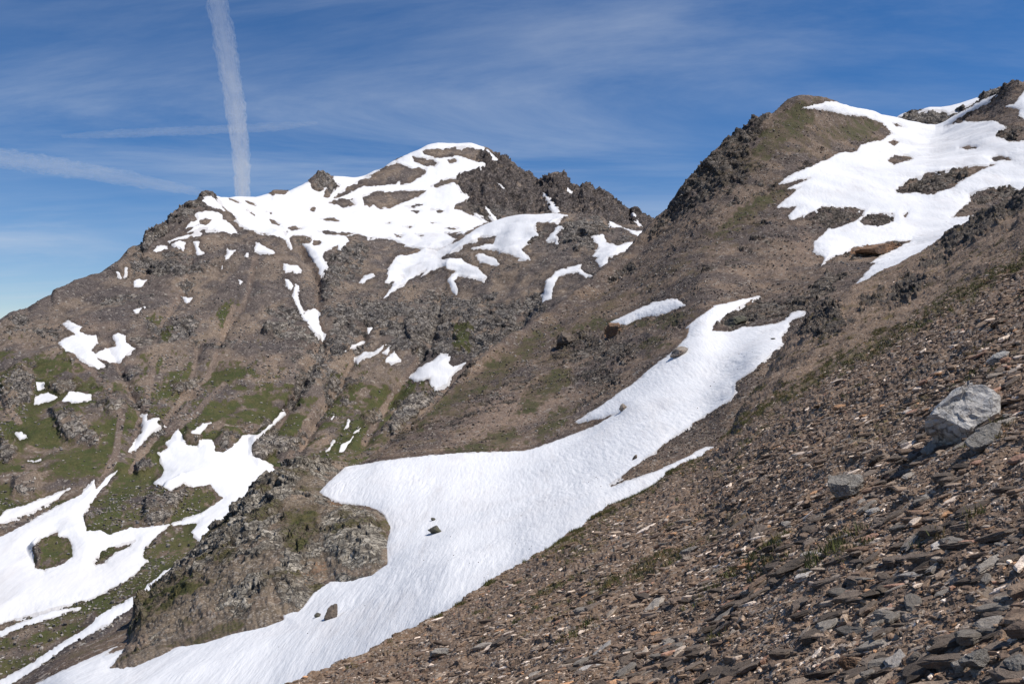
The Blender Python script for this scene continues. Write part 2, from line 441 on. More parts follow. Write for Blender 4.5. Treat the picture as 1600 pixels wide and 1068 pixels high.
OUTCROPS = [[(78, 640), (120, 638), (130, 660), (165, 680), (150, 697), (100, 682)], [(0, 600), (30, 570), (55, 590), (50, 625), (10, 640)], [(70, 605), (105, 585), (125, 600), (95, 618)], [(165, 630), (195, 628), (200, 645), (170, 650)], [(0, 680), (25, 690), (25, 715), (0, 718)], [(22, 745), (60, 743), (57, 770), (20, 772)], [(392, 712), (393, 690), (412, 672), (435, 680), (425, 712), (405, 722)],
            [(428, 700), (440, 680), (470, 672), (465, 700), (440, 712)], [(340, 690), (350, 672), (378, 675), (375, 690), (355, 700)], [(288, 690), (292, 672), (312, 680), (310, 696)], [(212, 722), (238, 712), (242, 728), (218, 735)], [(230, 790), (262, 765), (285, 753), (290, 765), (268, 805), (240, 820), (225, 812)], [(270, 600), (305, 590), (308, 606), (275, 612)], [(600, 670), (625, 640), (640, 620), (660, 610), (672, 625), (650, 650), (615, 675)], [(565, 650), (590, 640), (600, 655), (570, 665)], [(408, 500), (440, 498), (500, 522), (502, 540), (460, 535), (415, 518)], [(48, 860), (62, 848), (60, 880), (52, 870)]]
def build_mountain():
    us = np.arange(-160, 1130, 1.3)
    a = [[] for _ in range(5)]
    cols = {  # u: break lines from the valley floor up: (v, d)
        -160: [(1170, 220), (1030, 270), (850, 350), (720, 430), (650, 490)],
        0: [(1120, 240), (980, 285), (800, 380), (660, 470), (580, 535)],
        100: [(1080, 240), (960, 290), (780, 395), (640, 490), (540, 575)],
        200: [(1040, 245), (920, 310), (740, 430), (600, 540), (480, 660)],
        322: [(980, 260), (850, 350), (700, 470), (560, 600), (395, 775)],
        430: [(900, 300), (790, 400), (690, 500), (530, 640), (370, 850)],
        500: [(860, 330), (760, 430), (670, 540), (510, 680), (370, 890)],
        600: [(800, 380), (700, 520), (640, 590), (490, 720), (378, 930)],
        690: [(740, 420), (650, 560), (600, 620), (470, 750), (385, 905)],
        760: [(700, 440), (600, 590), (550, 650), (450, 765), (350, 925)],
        800: [(675, 445), (580, 605), (525, 670), (432, 772), (337, 930)],
        870: [(620, 455), (525, 630), (470, 700), (400, 790), (334, 922)],
        920: [(590, 465), (485, 645), (440, 715), (388, 800), (336, 915)],
        960: [(560, 480), (460, 655), (420, 725), (380, 810), (346, 910)],
        1010: [(530, 490), (440, 665), (410, 735), (385, 800), (361, 895)],
        1130: [(520, 500), (470, 680), (450, 740), (430, 800), (420, 880)]}
    for u, c in cols.items():
        for k, (v, d) in enumerate(c): a[k].append((u, v, d))
    a5 = [(-160, 610, 535), (0, 530, 590), (100, 490, 635), (200, 430, 720), (322, 348, 830), (430, 338, 960), (500, 330, 1060), (600, 325, 1150), (670, 333, 1180), (720, 352, 1140), (760, 375, 1100),
          (830, 385, 1080), (900, 385, 1080), (960, 385, 1080), (1010, 395, 1080), (1130, 440, 1080)]
    back = [(u, v + 120, d + 160) for u, v, d in A_SIL]
    back2 = [(u, v + 420, d + 420) for u, v, d in A_SIL]
    rows = [40, 135, 115, 130, 75, 105, 22, 10]
    L = Layer(us, a + [a5, A_SIL, back, back2], rows, 6)
    L.snow = np.full(L.v.shape, -50.)
    P0 = L.base
    # gullies and ribs running down to the lower left
    near = np.clip(L.d / 900, .35, 1.3)
    qd = np.stack([P0[..., 0] * .85 - P0[..., 2] * .55, P0[..., 1] * .55, (P0[..., 0] * .5 + P0[..., 2]) * .13], -1)
    face = sstep(L.silrow + 2, L.silrow - 60, np.arange(L.nt))[:, None] * (1 - sstep(835, 980, L.d))
    low = (5.5 * (0.45 - np.abs(fbm(qd, 62., 3, .5, 11)) * 1.3) + 3.0 * fbm(P0, 40., 3, .5, 15)) * near * face
    for ln, wd, dp in GULLIES:
        ds = np.full(L.v.shape, 1e9)
        vv = L.v + 3.0 * perlin(P0 / 25., 12)
        for (x0, y0), (x1, y1) in zip(ln[:-1], ln[1:]):
            ex, ey = x1 - x0, y1 - y0
            t = np.clip(((L.U - x0) * ex + (vv - y0) * ey) / (ex * ex + ey * ey), 0, 1)
            ds = np.minimum(ds, np.hypot(L.U - x0 - t * ex, vv - y0 - t * ey))
        low -= .6 * dp * (1 + .5 * perlin(P0 / 45., 13)) * np.exp(-(ds / (wd * (1 + .5 * perlin(P0 / 30., 14))))**1.4) * (L.d < 1000)
    for oc in OUTCROPS:
        low += 3.2 * sstep(-7, 5, sdist(L.U, L.v, oc))
    low += 2.2 * fbm(P0, 60., 2, .5, 21) * (1 - face)
    L.smooth = P0 + L.N * low[..., None]
    L.N = normals(L.smooth)
    L.project()
    S = lambda *a, **k: plan_snow(L, *a, **k)
    S([(335, 303), (345, 306), (355, 306), (375, 305), (392, 306), (420, 301), (426, 304), (445, 303), (452, 297), (462, 290), (477, 283), (483, 283), (487, 294), (497, 300), (510, 294), (505, 307), (512, 310), (522, 300), (531, 289), (520, 281), (520, 273), (550, 274), (570, 270), (600, 258), (622, 247), (647, 233), (669, 223), (690, 220), (737, 221), (750, 225), (762, 236), (760, 256), (744, 267), (716, 270), (710, 283), (716, 294), (719, 300), (737, 308), (713, 320), (710, 325), (722, 330), (741, 337), (757, 347), (735, 359), (713, 373), (704, 383), (683, 391), (663, 389), (635, 384), (610, 372), (575, 371), (557, 365), (542, 370), (545, 377), (530, 391), (527, 384), (507, 392), (504, 400), (511, 417), (500, 434), (497, 420), (490, 404), (471, 381), (485, 380), (487, 375), (486, 369), (460, 367), (452, 372), (456, 385), (454, 396), (451, 382), (440, 371), (417, 365), (390, 360), (375, 352), (365, 337), (350, 322), (338, 309)],
      'largest white snowfield filling the bowl below the rounded main summit', H=2.2, name='snowfield', cat='snowfield', drange=(780, 2000),
      holes=[[(522, 309), (535, 297), (555, 286), (579, 273), (619, 253), (641, 261), (666, 264), (663, 272), (641, 286), (626, 289), (622, 282), (619, 288), (597, 290), (579, 290), (562, 293), (545, 303)],
             [(660, 236), (676, 233), (735, 229), (747, 234), (764, 242), (763, 253), (747, 253), (729, 248), (713, 244), (685, 247), (663, 241)],
             [(644, 245), (672, 247), (685, 255), (679, 261), (660, 258), (647, 252)],
             [(566, 306), (594, 303), (616, 298), (666, 298), (654, 308), (632, 316), (610, 325), (594, 327), (585, 320), (569, 322)],
             [(674, 291), (691, 281), (716, 278), (713, 284), (694, 289), (682, 294)],
             [(510, 317), (522, 312), (550, 311), (555, 320), (537, 325), (527, 320)],
             [(570, 306), (590, 299), (600, 297), (600, 318), (590, 315), (577, 324), (570, 317)],
             [(357, 310), (368, 311), (378, 317), (370, 317)], [(383, 314), (396, 317), (401, 323), (393, 320)], [(386, 328), (393, 331), (398, 337)], [(416, 330), (424, 332), (424, 335)], [(421, 343), (432, 347), (436, 351), (426, 349)],
             [(484, 324), (493, 325), (491, 330), (485, 328)], [(450, 356), (462, 355), (470, 358), (455, 360)], [(500, 342), (520, 341), (534, 346), (520, 346)], [(442, 362), (449, 363), (446, 367)], [(495, 361), (530, 363), (556, 364), (540, 368), (510, 366)], [(490, 376), (502, 378), (498, 383), (488, 381)],
             [(632, 322), (650, 319), (660, 320), (640, 326)], [(641, 329), (655, 329), (650, 333)], [(674, 327), (694, 329), (688, 332)], [(628, 354), (640, 356), (644, 354)], [(616, 366), (630, 368), (626, 372), (618, 370)], [(648, 366), (662, 367), (658, 370)], [(696, 364), (720, 364), (726, 368), (712, 373), (704, 369)], [(695, 356), (715, 356), (705, 359)], [(600, 348), (610, 348), (605, 350)], [(672, 348), (682, 348), (676, 350)], [(698, 250), (711, 247), (713, 252), (702, 256)]])
    S([(683, 391), (704, 381), (722, 373), (760, 345), (785, 336), (810, 332), (841, 333), (872, 333), (885, 336), (869, 348), (841, 347), (835, 353), (843, 370), (832, 372), (816, 389), (829, 406), (819, 408), (797, 397), (776, 391), (735, 387), (754, 383), (769, 380), (776, 369), (754, 369), (735, 378), (710, 391), (688, 405), (722, 402), (726, 408), (747, 419), (761, 433), (754, 437), (716, 430), (710, 439), (716, 456), (713, 462), (704, 453), (699, 436), (713, 423), (697, 420), (696, 416), (676, 423), (657, 433), (666, 422), (644, 436), (626, 447), (601, 467), (597, 467), (613, 447), (615, 439), (604, 441), (608, 416), (618, 400), (651, 395), (663, 386)],
      'snowfield draped over the rounded shoulder, hanging in tongues below the summit bowl', H=2.0, name='snowfield', cat='snowfield', drange=(600, 965), holes=[[(625, 430), (631, 430), (631, 433), (626, 433)]])
    S([(744, 398), (754, 396), (776, 405), (780, 414), (769, 416), (747, 406)], 'small oval snow patch just under the shoulder snowfield', drange=(600, 940))
    S([(872, 353), (879, 353), (869, 369), (872, 380), (868, 381), (868, 373), (854, 380), (851, 375), (860, 366)], 'short forked snow strip on the brown shoulder right of the shoulder snowfield', drange=(600, 940))
    S([(951, 344), (969, 353), (994, 362), (1016, 358), (1010, 370), (1001, 375), (994, 380), (976, 392), (951, 403), (949, 416), (940, 420), (930, 406), (934, 402), (926, 400), (935, 387), (926, 370), (944, 364), (947, 378), (963, 383), (997, 376), (997, 370), (979, 359), (955, 355)],
      'hooked snow patch in the notch where the massif meets the right hill', drange=(600, 940))
    S([(910, 412), (904, 420), (922, 430), (916, 433), (902, 424), (872, 433), (865, 450), (862, 466), (847, 475), (846, 470), (852, 447), (854, 437), (876, 420), (895, 416)], 'curved snow tongue ending beside the left edge of the right hill slope', drange=(500, 940))
    pk = (1130, 1500)
    S([(848, 301), (853, 303), (868, 320), (878, 336), (866, 337), (856, 316)], 'widest bright snow couloir in the dark rock face', drange=(950, 1500), group=None)
    S([(755, 320), (760, 321), (777, 343), (773, 346), (762, 332)], 'thin snow couloir at the foot of the dark rock face, longer of a neighbouring pair', drange=(950, 1500))
    S([(739, 333), (745, 334), (762, 346), (755, 348)], 'short snow streak along the foot of the dark rock face, next to the bowl snow', drange=(950, 1500))
    S([(880, 288), (884, 290), (893, 300), (890, 302)], 'short upper snow streak high on the dark jagged crest', drange=(950, 1500))
    S([(772, 281), (776, 282), (786, 293), (782, 293)], 'tiny snow streak in the middle of the dark rock face', drange=(950, 1500))
    S([(984, 330), (989, 332), (1002, 351), (998, 353)], 'snow couloir under the last rock tooth of the dark jagged crest', drange=(950, 1500))
    S([(758, 230), (765, 236), (780, 252), (775, 253), (764, 244)], 'thin snow streak just right of the rounded summit', drange=(950, 1560))
    S([(310, 314), (330, 305), (340, 315), (353, 331), (325, 321)], 'snow patch right under the small brown pointed peak', drange=(500, 960))
    S([(307, 332), (335, 329), (347, 336), (347, 342), (360, 350), (367, 357), (372, 365), (362, 366), (340, 360), (322, 360), (325, 356), (312, 357), (292, 364), (297, 360), (310, 351), (290, 358), (291, 352), (308, 344)], 'broad ragged snow patch below the small brown pointed peak', drange=(500, 900), holes=[[(313, 344), (322, 341), (331, 343), (322, 351), (313, 350)]])
    S([(260, 377), (310, 362), (314, 364), (265, 379)], 'long thin snow sliver slanting under the left ridge')
    S([(239, 391), (247, 385), (260, 385), (262, 389), (245, 394)], 'small rounded snow patch left of the starry one under the left ridge')
    S([(268, 381), (280, 375), (290, 379), (286, 391), (280, 386)], 'small star shaped snow patch under the left ridge')
    S([(303, 378), (310, 377), (310, 386), (319, 396), (310, 400), (306, 395)], 'small upright crooked snow patch right of the starry one under the left ridge')
    S([(354, 383), (357, 390), (368, 391), (352, 410), (350, 405), (355, 397)], 'upright forked snow patch in the middle of the upper brown face')
    S([(399, 377), (405, 379), (415, 386), (427, 390), (429, 398), (415, 396), (397, 394)], 'solid wedge of snow alone on the upper brown face')
    S([(442, 411), (465, 415), (470, 422), (464, 428), (457, 422), (446, 426)], 'notched snow patch beside the top of the long gully strip')
    S([(444, 435), (451, 437), (458, 447), (455, 452), (450, 449)], 'little slanting snow patch touching the top of the long gully strip')
    S([(462, 444), (467, 447), (465, 462), (475, 490), (484, 484), (493, 480), (499, 490), (498, 505), (508, 525), (505, 538), (500, 525), (490, 516), (472, 494), (457, 464)], 'long narrow snow strip winding down a gully in the brown face')
    S([(209, 438), (230, 436), (221, 448), (209, 447)], 'small bowl shaped snow patch on the upper left face')
    S([(283, 463), (302, 465), (291, 476)], 'small triangular snow patch below a grey rock on the left face')
    S([(207, 484), (226, 479), (213, 490)], 'tiny hooked snow patch above the big horseshoe patch')
    tg, tl = 'tiny snow scraps on the brown face', 'tiny scrap of snow on the upper brown face'
    for q in ([(371, 435), (380, 440), (375, 444)], [(181, 424), (187, 425), (188, 431)], [(195, 418), (198, 419), (198, 431), (195, 430)], [(383, 394), (388, 395), (385, 400)], [(345, 413), (351, 412), (347, 421)]):
        S(q, tl, group=tg, H=.8)
    S([(94, 503), (109, 502), (130, 509), (127, 517), (137, 523), (152, 522), (152, 534), (144, 547), (150, 553), (162, 544), (181, 541), (178, 523), (184, 520), (195, 525), (197, 534), (212, 544), (197, 555), (184, 566), (172, 567), (159, 561), (150, 558), (162, 569), (155, 576), (141, 569), (125, 559), (97, 544), (92, 534), (100, 528), (117, 522), (106, 516)], 'big horseshoe shaped snow patch on the left face', H=1.8)
    S([(55, 596), (69, 598), (67, 608), (59, 610)], 'small upright snow patch above two larger ones among the pale slabs')
    S([(52, 633), (56, 619), (75, 612), (92, 620), (62, 632)], 'left one of two side by side snow patches among the pale slabs')
    S([(95, 627), (108, 611), (122, 612), (141, 616), (141, 622), (119, 630)], 'right one of two side by side snow patches among the pale slabs')
    S([(23, 676), (33, 674), (45, 684), (31, 686)], 'small snow patch by the left edge in the turf below the pale slabs')
    S([(44, 720), (64, 718), (56, 723)], 'tiny flat snow patch in the turf low on the left')
    S([(222, 647), (230, 647), (231, 655), (248, 652), (248, 662), (256, 664), (234, 678), (216, 700), (201, 706), (209, 691), (222, 675)], 'wedge of snow at the mouth of a scree gully')
    S([(298, 676), (316, 661), (329, 660), (312, 679)], 'small snow patch just above the ragged valley snowfield')
    S([(247, 708), (262, 700), (259, 691), (278, 669), (287, 684), (291, 694), (309, 697), (312, 686), (331, 686), (337, 697), (337, 703), (350, 705), (375, 687), (380, 680), (403, 678), (419, 666), (444, 641), (448, 647), (431, 662), (403, 680), (394, 697), (394, 712), (416, 720), (436, 737), (400, 800), (370, 850), (320, 850), (298, 831), (310, 816), (270, 822), (269, 817), (316, 800), (347, 778), (327, 756), (302, 762), (287, 753), (267, 767), (242, 753), (258, 735)],
      'ragged valley snowfield behind the rocky outcrop', H=2.0, name='snowfield', cat='snowfield')
    S([(185, 733), (171, 753), (138, 789), (131, 807), (136, 829), (156, 827), (171, 834), (203, 823), (225, 823), (264, 819), (229, 854), (222, 869), (231, 876), (209, 900), (145, 934), (73, 953), (0, 974), (-80, 995), (-170, 1010), (-170, 890), (-80, 862), (0, 838), (47, 814), (84, 793), (127, 771), (147, 749), (150, 762), (171, 742)],
      'wide valley snowfield with two bare islands at the lower left', H=2.2, name='snowfield', cat='snowfield',
      holes=[[(45, 854), (89, 829), (91, 836), (104, 838), (114, 851), (113, 869), (91, 883), (69, 891), (55, 887), (53, 869)], [(145, 878), (153, 867), (174, 854), (211, 844), (203, 853), (178, 865), (164, 880), (149, 883)]])
    S([(11, 796), (51, 785), (109, 762), (88, 780), (47, 800), (0, 818), (-90, 845), (-90, 826), (0, 806)], 'narrow snow strip above the wide valley snowfield at the left edge')
    S([(0, 1062), (36, 1043), (102, 1000), (131, 982), (145, 971), (149, 963), (211, 931), (254, 894), (272, 884), (255, 912), (225, 940), (150, 985), (91, 1022), (22, 1066), (-60, 1110), (-120, 1140), (-120, 1120)], 'long diagonal snow strip between turf banks at the lower left')
    S([(0, 985), (80, 953), (125, 949), (73, 967), (0, 993), (-60, 1010)], 'thin snow sliver along the turf bank below the wide valley snowfield')
    S([(561, 441), (570, 431), (586, 425), (584, 432), (566, 443)], 'slim slanting snow patch left of the shoulder snow tongues')
    S([(572, 509), (584, 511), (575, 526)], 'tiny snow triangle under the dark overhang')
    S([(541, 547), (556, 536), (571, 533), (556, 543)], 'thin snow sliver left of the cluster below the grey cliff')
    S([(553, 562), (569, 548), (584, 552), (601, 536), (598, 544), (584, 553), (572, 555), (559, 567)], 'jagged snow streak below the dark overhang')
    S([(600, 550), (609, 541), (605, 553)], 'smallest snow scrap in the cluster below the grey cliff')
    S([(603, 559), (616, 548), (625, 561), (612, 567), (603, 567)], 'compact snow patch at the foot of the grey cliff')
    S([(639, 589), (656, 573), (678, 562), (689, 552), (705, 556), (702, 566), (708, 572), (730, 565), (703, 587), (700, 600), (681, 608), (673, 600), (672, 591), (647, 594)], 'bright snow patch in the hollow below the grey cliff, beside the right hill', H=1.6)
    g2, l2 = 'thin snow streaks in the gully turf', 'thin snow streak in the dark turf behind the rocky outcrop'
    for q in ([(505, 709), (522, 688), (516, 702)], [(529, 707), (533, 694), (547, 687), (553, 680), (544, 697), (537, 706)], [(552, 677), (565, 666), (561, 674)], [(538, 670), (545, 655), (546, 666)], [(515, 656), (522, 649), (519, 657)]):
        S(q, l2, group=g2, H=.8)
    # what the ground is made of
    R = L.region
    crag = R([[(747, 230), (775, 236), (803, 248), (845, 276), (872, 262), (920, 280), (1022, 340), (1040, 380), (1000, 372), (960, 350), (900, 335), (830, 333), (760, 347), (716, 320), (737, 308), (716, 295), (714, 275), (745, 258)]], 6, 1, (930, 2000))
    crag = np.maximum(crag, R([[(500, 545), (528, 480), (560, 466), (600, 475), (650, 468), (700, 460), (760, 470), (800, 470), (845, 455), (852, 480), (800, 535), (740, 560), (700, 550), (660, 560), (610, 545), (590, 520), (560, 525), (530, 560)],
        [(505, 470), (500, 430), (512, 400), (530, 385), (560, 375), (580, 385), (570, 420), (530, 450)], [(205, 405), (235, 360), (290, 316), (322, 292), (345, 308), (310, 330), (270, 350), (230, 392)],
        [(485, 285), (500, 262), (522, 278), (535, 288), (515, 300), (495, 298)], [(880, 345), (930, 340), (960, 350), (955, 360), (925, 372), (930, 385), (900, 390), (875, 380)],
        [(408, 500), (440, 500), (490, 520), (500, 542), (470, 535), (420, 520)], [(440, 640), (470, 590), (500, 545), (520, 560), (490, 600), (460, 640)],
        [(600, 660), (630, 610), (670, 600), (690, 615), (660, 640), (610, 680)], [(395, 712), (395, 690), (430, 670), (470, 670), (480, 690), (440, 712), (410, 722)],
        [(80, 640), (120, 640), (130, 660), (165, 680), (150, 695), (100, 680), (78, 668)], [(0, 600), (30, 570), (55, 590), (50, 625), (10, 640)], [(70, 605), (105, 585), (125, 600), (95, 618)], [(165, 630), (195, 628), (200, 645), (170, 650)],
        [(0, 680), (25, 690), (25, 715), (0, 715)], [(25, 745), (60, 745), (55, 770), (20, 770)], [(230, 760), (285, 755), (275, 800), (235, 822), (225, 800)], [(280, 440), (305, 435), (308, 455), (285, 463)], [(200, 460), (225, 462), (222, 482), (203, 478)],
        [(270, 495), (310, 490), (300, 530), (270, 530)], [(200, 400), (330, 410), (320, 430), (215, 430)], [(10, 495), (40, 488), (45, 510), (10, 520)], [(60, 500), (95, 515), (85, 530), (50, 525)]], 7))
    crag = np.maximum(crag, .75 * R([[(120, 600), (160, 570), (250, 600), (330, 560), (420, 590), (470, 560), (520, 520), (600, 520), (560, 640), (420, 680), (300, 690), (200, 690)]], 20) * sstep(.0, .35, fbm(P0, 45., 3, .5, 41)))
    crag = np.maximum(crag, .7 * sstep(.34, .6, fbm(P0, 38., 3, .5, 43)) * sstep(930, 800, L.d))
    grass = R([[(236, 612), (272, 582), (306, 570), (308, 598), (285, 601), (262, 612)], [(245, 660), (300, 608), (303, 612), (270, 648), (252, 664)], [(325, 612), (352, 588), (382, 576), (380, 590), (345, 608)],
        [(200, 735), (240, 690), (280, 650), (320, 622), (347, 628), (345, 645), (300, 655), (280, 668), (262, 690), (245, 705), (255, 730), (240, 750), (200, 770)], [(225, 562), (240, 557), (249, 568), (245, 582), (225, 580)],
        [(165, 640), (195, 650), (200, 670), (180, 710), (155, 725)], [(340, 482), (368, 470), (370, 488), (362, 505), (342, 512)], [(402, 608), (420, 598), (425, 600), (415, 620), (405, 615)],
        [(470, 655), (520, 620), (530, 615), (530, 630), (490, 650), (440, 700), (430, 730), (395, 725), (440, 690)], [(560, 650), (600, 620), (640, 590), (660, 597), (600, 650), (560, 690), (520, 715), (500, 715)], [(712, 510), (732, 508), (734, 545), (715, 545)], [(530, 585), (550, 568), (545, 580), (530, 593)],
        [(270, 800), (300, 760), (345, 775), (318, 795)], [(140, 815), (180, 755), (210, 758), (200, 790), (180, 830), (140, 825)], [(60, 880), (70, 840), (95, 840), (112, 862), (90, 880)], [(238, 500), (262, 500), (262, 525), (245, 520)]], 8, 1.7)
    gn = sstep(-.35, .35, .6 * fbm(P0, 22., 4, .6, 47) + .8 * fbm(qd, 24., 4, .6, 48))
    grass = np.maximum(grass, .8 * gn * R([[(-170, 800), (-170, 600), (0, 555), (40, 540), (100, 560), (140, 575), (165, 610), (160, 660), (172, 700), (160, 740), (100, 765), (40, 785), (-60, 830)],
        [(0, 1070), (-100, 1100), (-100, 1010), (0, 990), (150, 930), (210, 905), (260, 850), (310, 815), (330, 835), (280, 890), (140, 985)], [(140, 830), (185, 740), (260, 720), (300, 760), (350, 775), (300, 810), (225, 823), (170, 834)],
        [(500, 710), (560, 640), (640, 590), (680, 600), (640, 660), (560, 720)], [(225, 860), (270, 825), (310, 815), (300, 845), (240, 880)]], 12, 1.3))
    gd = np.full(L.v.shape, 1e9)
    for ln, wd, dp in GULLIES + CHUTES:
        for (x0, y0), (x1, y1) in zip(ln[:-1], ln[1:]):
            ex, ey = x1 - x0, y1 - y0
            t = np.clip(((L.PX - x0) * ex + (L.PY - y0) * ey) / (ex * ex + ey * ey), 0, 1)
            gd = np.minimum(gd, np.hypot(L.PX - x0 - t * ex, L.PY - y0 - t * ey))
    gd = gd + 2.5 * fbm(P0, 14., 3, .6, 49)
    low_zone = R([[(-170, 1100), (-170, 560), (0, 545), (110, 560), (160, 600), (230, 600), (300, 565), (390, 570), (430, 600), (520, 610), (600, 580), (640, 590), (680, 600), (600, 740), (200, 1000), (0, 1100)]], 22, 1.5)
    grass = np.maximum(grass, low_zone * sstep(-.32, .25, .7 * fbm(P0, 20., 5, .65, 50) + .6 * fbm(qd, 22., 4, .6, 48)))
    grass *= sstep(3.5, 7.5, gd)
    outc = R(OUTCROPS, 5, 1.2)
    grass *= 1 - .8 * outc
    tint = .35 * (1 - sstep(3, 7, gd)) + .5 * sstep(.1, .6, fbm(P0, 55., 3, .5, 51)) * sstep(760, 560, L.d) + .25 * sstep(900, 1000, L.d)*0
    rust = .8 * R([[(205, 405), (245, 355), (290, 318), (322, 292), (335, 305), (300, 330), (250, 370), (225, 392)]], 8)*.45
    crag = np.maximum(crag, outc)
    crag = sstep(.30, .72, crag * .72 + .52 * fbm(P0, 15., 5, .68, 45) * (.3 + .7 * sstep(0, .3, crag)) + .03 + .26 * fbm(P0, 7., 4, .7, 46))
    crag *= 1 - .6 * sstep(.5, .9, grass)
    # roughness of the rock
    keep = 1 - sstep(-1.5, 3.0, L.snow)
    P1 = L.smooth
    cr = 3.4 * blocks(P1, 21., 3, 1.15) + 1.2 * blocks(P1, 8.5, 4, 1.1) + .25 * blocks(P1, 2.9, 5, .9) + 2.6 * (.3 - np.abs(fbm(P1, 24., 4, .5, 61))) + .5 * fbm(P1, 9., 4, .6, 62)
    strata = (P1[..., 2] * .9 + P1[..., 0] * .35 + 2.5 * fbm(P1, 20., 2, .5, 66)) / 7.0
    cr = cr * .8 + 2.6 * (strata - np.floor(strata) - .5)
    st2 = (P1[..., 2] * .8 + P1[..., 0] * .5 + 1.2 * fbm(P1, 9., 2, .5, 69)) / 2.4
    cr += .9 * (st2 - np.floor(st2) - .5)
    peak = R([[(747, 226), (803, 240), (872, 255), (1022, 335), (1060, 380), (960, 350), (830, 335), (716, 320), (714, 275)]], 10, .5, (930, 2000))
    q2 = np.stack([P1[..., 0] * .9 + P1[..., 2] * .35, P1[..., 1] * .6, P1[..., 2] * .28 - P1[..., 0] * .2], -1)
    cr += peak * (3.6 * blocks(q2, 22., 63, 1.1) + 2.2 * blocks(q2, 9., 64, 1.1) + 7.0 * (.4 - np.abs(fbm(q2, 34., 5, .6, 67)) * 1.5) + 4.0 * (.3 - np.abs(fbm(q2, 11., 4, .6, 68))))
    sc = .9 * fbm(P1, 14., 5, .62, 71) + .5 * fbm(qd, 9., 3, .55, 72) + .10 * blocks(P1, 1.7, 73, .6) + 1.2 * (.3 - np.abs(fbm(qd, 22., 3, .55, 74)))
    k = np.clip(L.d / 900, .35, 1.35)
    rough = (crag * cr * k * .85 + (1 - crag) * sc * (.75 + .4 * k) * (1 - .45 * grass)) * keep
    rough -= (1 - keep) * .9 * L.px2m
    L.final = P1 + L.N * rough[..., None]
    o = grid_mesh('mountain', L.final, attrs=dict(crag=crag, grass=grass, tint=tint, rust=rust, streak=fbm(qd, 26., 5, .6, 91), dark=peak, pale=outc, wet=sstep(-9, -1, L.snow)), mat=M_mtn)
    tag(o, 'brown rocky mountain massif with a rounded snowy summit and a dark jagged crest across the valley', 'mountain', kind='structure')
    build_snow(L, M_snowA, .35 * fbm(P1, 25., 2, .5, 81) + .12 * fbm(P1, 6., 2, .5, 82))
    return L
LA = build_mountain()

# ------------------------------------------------------------------ distant ridge behind the saddle
def build_ridge():
    us = np.arange(1250, 1800, 1.4)
    sil = [(1250, 300, 950), (1330, 225, 950), (1380, 190, 950), (1402, 182, 950), (1412, 177, 950), (1425, 173, 950), (1440, 171, 950), (1452, 168, 950), (1470, 168, 950), (1484, 166, 950), (1500, 162, 950), (1512, 158, 950), (1530, 152, 950), (1560, 138, 950), (1620, 150, 950), (1800, 230, 950)]
    L = Layer(us, [[(u, v + 190, 620) for u, v, d in sil], [(u, v + 60, 860) for u, v, d in sil], sil, [(u, v + 200, 1200) for u, v, d in sil]], [40, 60, 12], 2, 6)
    L.snow = np.full(L.v.shape, -50.)
    P0 = L.base
    plan_snow(L, [(1400, 185), (1406, 176), (1416, 176), (1410, 183)], 'tiny snow scrap at the left end of the farthest ridge beside the saddle', H=1.0, edge=.4)
    plan_snow(L, [(1436, 173), (1450, 164), (1484, 162), (1529, 148), (1530, 158), (1506, 168), (1484, 177), (1470, 172)], 'snow strip along the farthest ridge seen through the right hand saddle', H=1.5, edge=.5)
    keep = 1 - sstep(-1.5, 3, L.snow)
    crag = np.ones(L.v.shape) * .9
    rough = (4 * blocks(P0, 14., 3, .9) + 2 * blocks(P0, 5., 4, .9) + 3 * fbm(P0, 16., 4, .55, 6)) * keep - (1 - keep) * .6
    L.final = P0 + L.N * rough[..., None]
    z = np.zeros(L.v.shape)
    o = grid_mesh('ridge', L.final, attrs=dict(crag=crag, grass=z, tint=z, rust=z), mat=M_mtn)
    tag(o, 'dark distant rock ridge peeking over the snowy saddle of the right hill', 'ridge', kind='structure')
    build_snow(L, M_snowA, z)
build_ridge()

